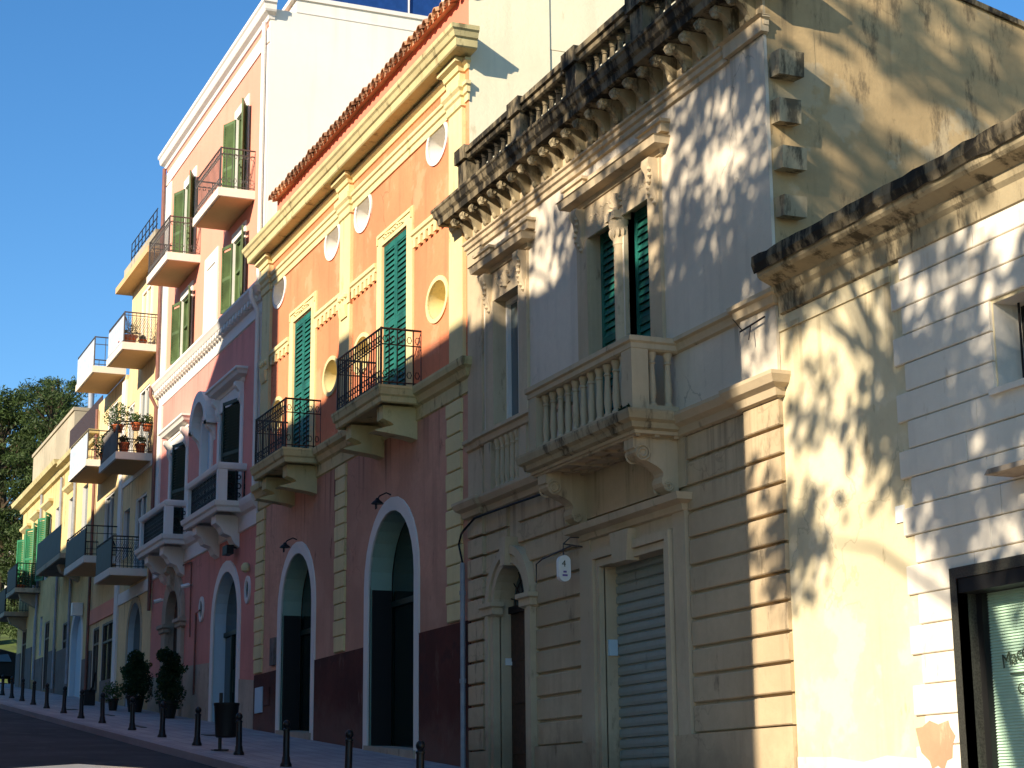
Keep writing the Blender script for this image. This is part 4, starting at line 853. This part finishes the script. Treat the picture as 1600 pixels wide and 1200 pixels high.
# ================================================================== TREES
def street_tree(label, x, y, crown, n_cl, leaves, sz, rads=(.5,.95)):
    t = thing('street_tree', label, 'tree', (x, y, G(x)), 'street trees across the road')
    cx, cy, cz, rx, ry, rz = crown; m = MB(); ml = MB()
    top = Vector((cx, cy, cz)); b0 = Vector((x, y, G(x)-.1))
    m.tube([b0, b0.lerp(top,.35)+Vector((.1,0,0)), b0.lerp(top,.7), top], [.26,.2,.15,.06], 10)
    cl = []
    while len(cl) < n_cl:
        p = Vector((random.uniform(-1,1), random.uniform(-1,1), random.uniform(-1,1)))
        if .25 < p.length < 1: cl.append(Vector((cx+p.x*rx, cy+p.y*ry, cz+p.z*rz)))
    for i, p in enumerate(cl):
        if i % 2 == 0:
            s = b0.lerp(top, random.uniform(.62,.95)); q = s.lerp(p,.5)+Vector((0,0,.25)); m.tube([s,q,p], [.05,.03,.012], 5)
        rr = random.uniform(*rads); foliage_ball(ml, p, rr, int(leaves*rr*rr/.5), sz, .75)
    part('trunk', m, 'bark', t, True); part('crown', ml, 'leaf', t); return t
def tree_for(xs, zs, y, *a): return None
# crowns stand where their shade falls on the grey palazzo and on the low building
street_tree('leafy street tree across the road casting dappled shade on the grey palazzo', -14.2, -12.6, (-14.6,-12.6,15.4,4.4,2.4,2.5), 46, 120, .24, (.5,.95))
street_tree('tall leafy street tree across the road casting dappled shade on the low yellow building', -4.2, -12.6, (-8.4,-12.6,14.4,4.2,2.3,4.6), 60, 120, .24, (.5,.95))
street_tree('smaller street tree across the road near the shop window', -2.5, -12.8, (-5.2,-12.8,11.0,3.2,2.2,3.0), 26, 120, .24, (.45,.9))

def pine(label, x, y, zb, h, crown_z0, r, seed):
    random.seed(seed); t = thing('pine_tree', label, 'tree', (x, y, zb), 'pines at the end of the street'); m = MB(); ml = MB()
    b0 = Vector((x,y,zb-.2)); top = Vector((x+random.uniform(-.6,.6), y, zb+h)); m.tube([b0, b0.lerp(top,.4)+Vector((.2,.2,0)), b0.lerp(top,.75), top], [.34,.27,.2,.06], 9)
    for i in range(105):
        k = random.random(); zc = crown_z0+(zb+h-crown_z0)*k; rr = r*(1.0-.55*k)*random.uniform(.3,1); a = random.uniform(0,6.28)
        p = Vector((x+rr*math.cos(a), y+rr*math.sin(a), zc)); s = b0.lerp(top, max(.25, min(.95,(zc-zb)/h-.08))); m.tube([s, s.lerp(p,.6)+Vector((0,0,-.1)), p], [.08,.05,.02], 5)
        R0 = random.uniform(.45,.95)
        for _ in range(210):
            d = Vector((random.gauss(0,1),random.gauss(0,1),random.gauss(0,.6))).normalized()*R0*random.random()**.4; d.z *= .6; ml.leaf(p+d, random.uniform(.14,.32), .3)
    part('trunk', m, 'bark', t, True); part('crown', ml, 'pine', t)
pine('tall dark pine with full crown nearest the far yellow house', -89, 3.2, 8.2, 13.6, 12.6, 3.0, 11)
pine('broad pine with bare trunk at the left edge of the picture', -91, 1.2, 9.0, 12.6, 14.4, 2.7, 12)
pine('pine behind the others, partly hidden at the end of the street', -99, 5.0, 12.0, 12.6, 14.6, 3.6, 13)
pine('low bushy pine beside the far yellow house', -87, 2.6, 7.8, 6.6, 9.4, 2.1, 14)
random.seed(21)
wall_ = MB().box(-104.4,-104.0,-2,9,11.5,16.4); single('white_wall', wall_, 'offwhite', 'white sunlit wall glimpsed beyond the pine trunks', 'wall')

# ================================================================== STREET FURNITURE AND SMALL THINGS
BP = [(r, h*1.06) for r, h in [(.085,0),(.085,.03),(.065,.06),(.058,.12),(.05,.14),(.047,.47),(.056,.475),(.056,.495),(.04,.505),(.036,.515),(.052,.54),(.055,.565),(.045,.595),(.02,.615),(.0,.62)]]
BOL = [(-60.9,-2.1),(-57.8,-2.22),(-55.0,-2.3),(-51.9,-2.43),(-48.97,-2.51),(-45.7,-2.6),(-42.65,-2.7),(-40.1,-2.68),(-36.9,-2.67),(-34.1,-2.67),(-31.3,-2.67),(-28.6,-2.63),(-25.8,-2.66),(-22.9,-2.66),(-20.2,-2.66)]
WH = ['farthest along the kerb', 'second from the far end', 'third from the far end', 'fourth from the far end', 'fifth from the far end', 'sixth from the far end', 'in front of the portal of the pink building', 'left of the two shrubs', 'between the shrubs and the pink arch', 'in front of the pink arch', 'just left of the litter bin', 'right beside the litter bin', 'in front of the left red arch', 'in front of the right red arch', 'nearest, at the bottom edge']
first = None
for (x, y), w0 in zip(BOL, WH):
    mm = MB(); mm.lathe(x, y, BP, 14, G(x))
    if first is None: first = single('bollard', mm, 'bollard', 'black metal bollard '+w0, 'bollard', 'bollards along the kerb', True)
    else:
        o = bpy.data.objects.new('bollard', first.data); col.objects.link(o); o.location = (x, y, G(x)); o.rotation_euler = (random.uniform(-.02,.02), random.uniform(-.02,.02), random.uniform(0,6)); WLOC[o.name] = (x, y, G(x)); tag(o, 'black metal bollard '+w0, 'bollard', 'bollards along the kerb')
x, y = -29.76, -2.65; g0 = G(x)
lb_ = thing('litter_bin', 'black litter bin hung on a post between the bollards', 'bin', (x,y,g0))
mm = MB(); mm.tube([(x,y,g0),(x,y,g0+.93)], .03, 8); mm.box(x-.12,x+.12,y-.12,y+.12,g0,g0+.02); part('post', mm, 'bollard', lb_)
mm = MB(); mm.lathe(x+.3, y+.02, [(.15,0),(.17,.02),(.2,.5),(.21,.52),(.21,.55),(.18,.55),(.17,.1)], 14, g0+.2); part('basket', mm, 'black', lb_, True); mm = MB(); mm.box(x,x+.14,y-.015,y+.015,g0+.62,g0+.66); part('arm', mm, 'bollard', lb_)
def pot(m, x, y, z, r, h): return m.lathe(x, y, [(r*.7,0),(r*.95,h*.85),(r*1.08,h*.86),(r*1.08,h),(r*.9,h),(r*.85,h*.9)], 12, z)
def potted(label, x, y, z, r, h, fr, n, sz, name='potted_plant', pm='terracotta', fm='potgreen', group='potted plants on the balconies', sq=1.0, tall=0):
    t = thing(name, label, 'plant', (x,y,z), group); m = MB(); pot(m, x, y, z, r, h); part('pot', m, pm, t, True)
    m = MB()
    if tall:
        for k in range(7): foliage_ball(m, (x+random.uniform(-.15,.15),y+random.uniform(-.15,.15),z+h+.1+tall*k/6+random.uniform(-.06,.06)), fr*(1-.07*k)*random.uniform(.65,1), int(n*.8), sz); foliage_ball(m, (x+random.uniform(-.32,.32),y+random.uniform(-.32,.32),z+h+.2+tall*random.random()), fr*.32, 70, sz*1.2)
    else: foliage_ball(m, (x,y,z+h+fr*.6*sq), fr, n, sz, sq)
    part('leaves', m, fm, t); return t
potted('tall dark clipped shrub left of the pink portal', -46.95, -.62, G(-46.95), .24, .4, .38, 1100, .07, 'potted_shrub', 'black', 'shrub', 'shrubs flanking the pink portal', tall=.85)
potted('tall dark clipped shrub right of the pink portal', -43.1, -.62, G(-43.1), .24, .4, .42, 1100, .07, 'potted_shrub', 'black', 'shrub', 'shrubs flanking the pink portal', tall=.95)
potted('small leafy bush in a pot left of the shrubs', -47.9, -1.0, G(-47.9), .14, .3, .3, 500, .07, 'potted_shrub', 'black', 'potgreen', None)
for k, (lab, x, y, r, h, fr) in enumerate((('rounded green bush in a terracotta pot on the topmost yellow balcony', -49.0,-.72,.2,.26,.26),('low red-potted succulent on the topmost yellow balcony', -49.1,-.35,.12,.2,.09),('terracotta bowl at the edge of the topmost yellow balcony', -49.25,-.85,.14,.14,.08))): potted(lab, x, y, 14.06, r, h, fr, 420, .045)
for lab, x, y, z, r, h, fr, n in (('trailing green plant at the corner of the middle yellow balcony', -49.3,-.9,11.65,.16,.2,.42,800),('red-leaved flowering plant in a box on the middle yellow balcony', -49.1,-.45,11.7,.14,.2,.2,300),('terracotta pot low behind the mesh of the middle yellow balcony', -49.12,-.75,11.07,.16,.26,.14,240),('second terracotta pot behind the mesh of the middle yellow balcony', -49.12,-.3,11.07,.15,.25,.16,240),('leafy box plant near the wall on the middle yellow balcony', -49.1,-.15,11.7,.13,.18,.2,300),('bush hanging over the left end of the middle yellow balcony', -51.2,-.9,11.2,.15,.2,.36,600)):
    potted(lab, x, y, z, r, h, fr, n, .07)
potted('dark plant on the farthest green balcony', -70.0,-.5,9.5,.2,.3,.4,400,.09)
mm = MB(); mm.box(-51.95,-51.6,-1.1,-.8,G(-51.8),G(-51.8)+.42); mm.tube([(-51.6,-.95,G(-51.6)+.4),(-51.2,-.95,G(-51)+.55),(-50.9,-.95,G(-51)+.9)], .03, 6); single('litter_box', mm, 'black', 'dark box with a handle on the pavement by the yellow flats', 'bin')
def wall_lamp(label, x, z, y=-.03):
    t = thing('wall_lamp', label, 'lamp', (x, y, z), 'spotlights over the red arches'); mm = MB(); mm.tube([(x,y,z+.12),(x,y-.08,z+.15),(x,y-.2,z+.09),(x,y-.24,z+.02)], .014, 5); part('arm', mm, 'iron', t)
    mm = MB(); mm.lathe(x, y-.24, [(.11,-.05),(.09,-.02),(.04,.02),(.025,.05)], 10, z); mm.box(x-.04,x-.025,y-.27,y-.255,z-.14,z-.04); mm.box(x+.025,x+.04,y-.27,y-.255,z-.14,z-.04); part('shade', mm, 'black', t)
wall_lamp('black spotlight on a curved arm over the left red arch', -34.55, 6.62); wall_lamp('black spotlight on a curved arm over the right red arch', -28.9, 6.62)
fl_ = MB(); fl_.box(-39.6,-39.2,-.28,-.12,7.05,7.25); fl_.box(-39.44,-39.36,-.12,-.0,7.2,7.3); single('floodlight', fl_, 'black', 'black floodlight under the string course of the pink building', 'lamp')
for lab, x, z in (('white dome camera right of the pink portal', -43.66, 6.87),('white bullet camera left of the pink portal', -46.75, 6.83)):
    mm = MB(); mm.box(x-.03,x+.03,-.1,-.0,z-.03,z+.03); mm.tube([(x,-.08,z),(x-.05,-.26,z-.05)], .05, 8); single('security_camera', mm, 'whiteplastic', lab, 'camera', 'cameras by the pink portal')
mm = MB(); mm.lathe(-38.3,-.08,[(0,-.1),(.09,-.05),(.1,.05),(.05,.12),(0,.13)],10,6.62); single('globe_lamp', mm, 'cream', 'round beige wall lamp above the small oval window of the pink building', 'lamp', smooth=True)
mm = MB(); mm.box(-59.1,-58.8,-.35,-.02,7.6,8.0); single('wall_lantern', mm, 'whiteplastic', 'white lantern beside the arched pale doorway', 'lamp')
# hanging number sign on the grey palazzo
sg = thing('hanging_sign', 'white rounded hanging sign with the number 4 beside the roller shutter', 'sign', (-21.3,-.2,4.3))
mm = MB(); L = [(-.30+.085*math.cos(t), 4.56+.085*math.sin(t)+(.085 if math.sin(t) > 0 else -.085)) for t in [k*math.pi/10 for k in range(20)]]; mm.prismx([(y, z) for y, z in L], -21.34, -21.26); part('sign_box', mm, 'whiteplastic', sg)
text('sign_number', '4', .12, (-21.257,-.345,4.58), 'ink', sg, rot=(R(90),0,R(90)))
for z_, w_ in ((4.515,.045),(4.47,.07)): part('sign_print', MB().box(-21.259,-21.2565,-.30-w_/2,-.30+w_/2,z_-.012,z_+.012), 'purple', sg)   # print too small to read
mm = MB(); mm.tube([(-21.3,.0,4.85),(-21.3,-.30,4.88),(-21.3,-.30,4.7)], .012, 5); mm.tube([(-21.3,-.30,4.88),(-21.3,-.2,4.97),(-21.3,-.02,4.97)], .008, 5); part('bracket', mm, 'iron_grey', sg)
cab = MB(); cab.tube([(-25.55,-.06,5.6),(-25.3,-.12,5.62),(-24.9,-.1,5.75),(-23.5,-.09,5.74),(-22.3,-.09,5.72),(-21.5,-.09,5.72)], .018, 5); cab.tube([(-25.55,-.06,5.6),(-25.6,-.08,5.45),(-25.42,-.09,5.15)], .016, 5); single('wall_cable', cab, 'black', 'black cable clipped across the ground floor of the grey palazzo', 'cable')
cab = MB(); cab.tube([(-22.75,-.05,4.55),(-22.7,-.07,4.8),(-22.5,-.07,4.84),(-21.5,-.08,4.9),(-21.32,-.1,4.86)], .012, 5); single('wall_cable', cab, 'iron_grey', 'thin grey cable running to the hanging sign', 'cable')
pp = MB(); pp.tube([(-25.42,-.09,5.15),(-25.42,-.09,2.1)], .04, 8)
for z in (4.7,3.4): pp.tube([(-25.42,-.09,z-.03),(-25.42,-.09,z+.03)], .052, 8)
single('conduit_pipe', pp, 'pipe', 'grey conduit pipe at the joint of red and grey buildings', 'pipe', smooth=True)
aw = MB(); aw.prism([(-12.55,4.30),(-11.4,4.30),(-11.4,4.345),(-12.5,4.345)], -.34, -.03); single('wall_shelf', aw, 'stonebase', 'thin metal shelf light projecting above the shop window', 'lamp')
ab = MB(); ab.tube([(-16.95,-.1,6.66),(-16.42,-.1,6.70)], .011, 5); ab.tube([(-16.72,-.1,6.68),(-16.67,-.16,6.5)], .008, 5); ab.tube([(-16.9,-.1,6.66),(-16.96,-.18,6.8)], .005, 4); single('antenna_bracket', ab, 'iron', 'small iron bar fixed by the corner of the grey palazzo', 'bracket')
rs_ = MB(); rs_.prismx([(1.6,19.75),(5.2,19.75),(5.2,21.6),(1.6,21.4)], -40.5,-38.1); so = single('roof_glazing', rs_, 'solar', 'dark blue glazed structure on the roof of the pink building', 'glazing')
part('pole', MB().box(-38.08,-38.05,3.5,3.53,19.75,21.6), 'white', so)
# far parked car and traffic sign
def car(label, x, y, heading, mat, L=4.1, H=1.45, Wd=1.7):
    z0 = G(x)-.115; t = thing('parked_car', label, 'car', (x,y,z0)); c, s = math.cos(heading), math.sin(heading)
    prof = [(-L/2,.35),(-L/2,.72),(-L/2+.25,.86),(-L/2+.75,.92),(-L/2+1.25,H-.06),(-L/2+1.7,H),(-L/2+2.5,H-.005),(-L/2+3.05,H-.14),(-L/2+3.75,.98),(L/2-.06,.9),(L/2,.7),(L/2,.35)]
    def ring(wid, ins): return [(px, wid-(max(0,pz-.9)*ins), pz) for px, pz in prof]
    m = MB(); n = len(prof); rows = []
    for fy, fz in ((-1,0),(-.86,.025),(-.45,.065),(0,.085),(.45,.065),(.86,.025),(1,0)):
        rows.append([(px, fy*(Wd/2-max(0,pz-.9)*.42), pz+(fz if pz > 1.2 else 0)) for px, pz in prof])
    v = [p for r in rows for p in r]; f = [(i*n+j,(i+1)*n+j,(i+1)*n+j+1,i*n+j+1) for i in range(6) for j in range(n-1)]+[tuple(range(n)), tuple(range(6*n,7*n))]+[tuple(i*n for i in range(7)), tuple(i*n+n-1 for i in range(7))]
    m.add(v, f)
    def place(mb): mb.v = [(x+px*c-py*s, y+px*s+py*c, z0+pz) for px, py, pz in mb.v]; return mb
    part('body', place(m), mat, t, True)
    for sgn in (-1, 1):
        mm = MB(); w0 = Wd/2-.02
        mm.add([(-L/2+.95,sgn*(w0+.005),.95),(-L/2+2.9,sgn*(w0+.005),.95),(-L/2+2.75,sgn*(w0-.19),H-.14),(-L/2+1.4,sgn*(w0-.19),H-.12)], [(0,1,2,3)]); part('side_window', place(mm), 'winglass', t)
        for wx in (-L/2+.75, L/2-.8):
            mm = MB(); mm.tube([(wx,sgn*(Wd/2-.2),.31),(wx,sgn*(Wd/2+.01),.31)], .31, 16); wh = part('wheel', place(mm), 'rubber', t, True); mm = MB(); mm.tube([(wx,sgn*(Wd/2+.01),.31),(wx,sgn*(Wd/2+.02),.31)], .19, 12); part('rim', place(mm), 'pipe', wh)
    mm = MB(); mm.add([(-L/2+.80,-.62,.96),(-L/2+.80,.62,.96),(-L/2+1.24,.52,H-.06),(-L/2+1.24,-.52,H-.06)], [(0,1,2,3)]); mm.v = [(a-.02,b,q+.015) for a,b,q in mm.v]; part('windscreen', place(mm), 'winglass', t)
    mm = MB(); mm.add([(L/2-.42,-.62,1.0),(L/2-.42,.62,1.0),(-L/2+3.07,.52,H-.12),(-L/2+3.07,-.52,H-.12)], [(0,1,2,3)]); mm.v = [(a+.03,b,q+.02) for a,b,q in mm.v]; part('rear_window', place(mm), 'winglass', t)
    for yy in (-.6,.6): mm = MB(); mm.box(L/2-.02,L/2+.02,yy-.12,yy+.12,.68,.82); part('tail_light', place(mm), 'terracotta', t)
    return t
car('dark car parked at the far end of the street', -79, -.4, R(90), 'black')
car('beige car whose roof just shows at the bottom edge of the picture', -6.6, -8.95, R(0), 'carpaint', H=1.262)
sp = thing('traffic_sign', 'small white sign on a pole at the far end of the street', 'sign', (-78,-.9,G(-78))); mm = MB(); mm.tube([(-78,-.9,G(-78)),(-78,-.9,G(-78)+2.1)], .03, 6); part('pole', mm, 'pipe', sp); part('plate', MB().box(-78.02,-77.98,-1.1,-.7,G(-78)+1.75,G(-78)+2.1), 'whiteplastic', sp)

for k, (x, y, w1, w2) in enumerate(((-44.6,-1.7,.9,.12),(-38.6,-2.2,1.1,.12),(-34.9,-1.5,.5,.4),(-48.3,-2.0,.7,.3))):
    mm = MB(); g_ = [(x-w1/2,y-w2/2),(x+w1/2,y-w2/2),(x+w1/2,y+w2/2),(x-w1/2,y+w2/2)]; mm.add([(a,b,G(a)+.004) for a,b in g_]+[(a,b,G(a)+.012) for a,b in g_], [(0,1,2,3),(4,5,6,7),(0,1,5,4),(1,2,6,5),(2,3,7,6),(3,0,4,7)])
    single('drain_cover', mm, 'iron', ['long slot drain in the pavement near the portal shrubs','long slot drain in the pavement before the pink arch','square iron cover in the pavement before the left red arch','iron cover in the pavement by the yellow flats'][k], 'drain', 'drain covers in the pavement')
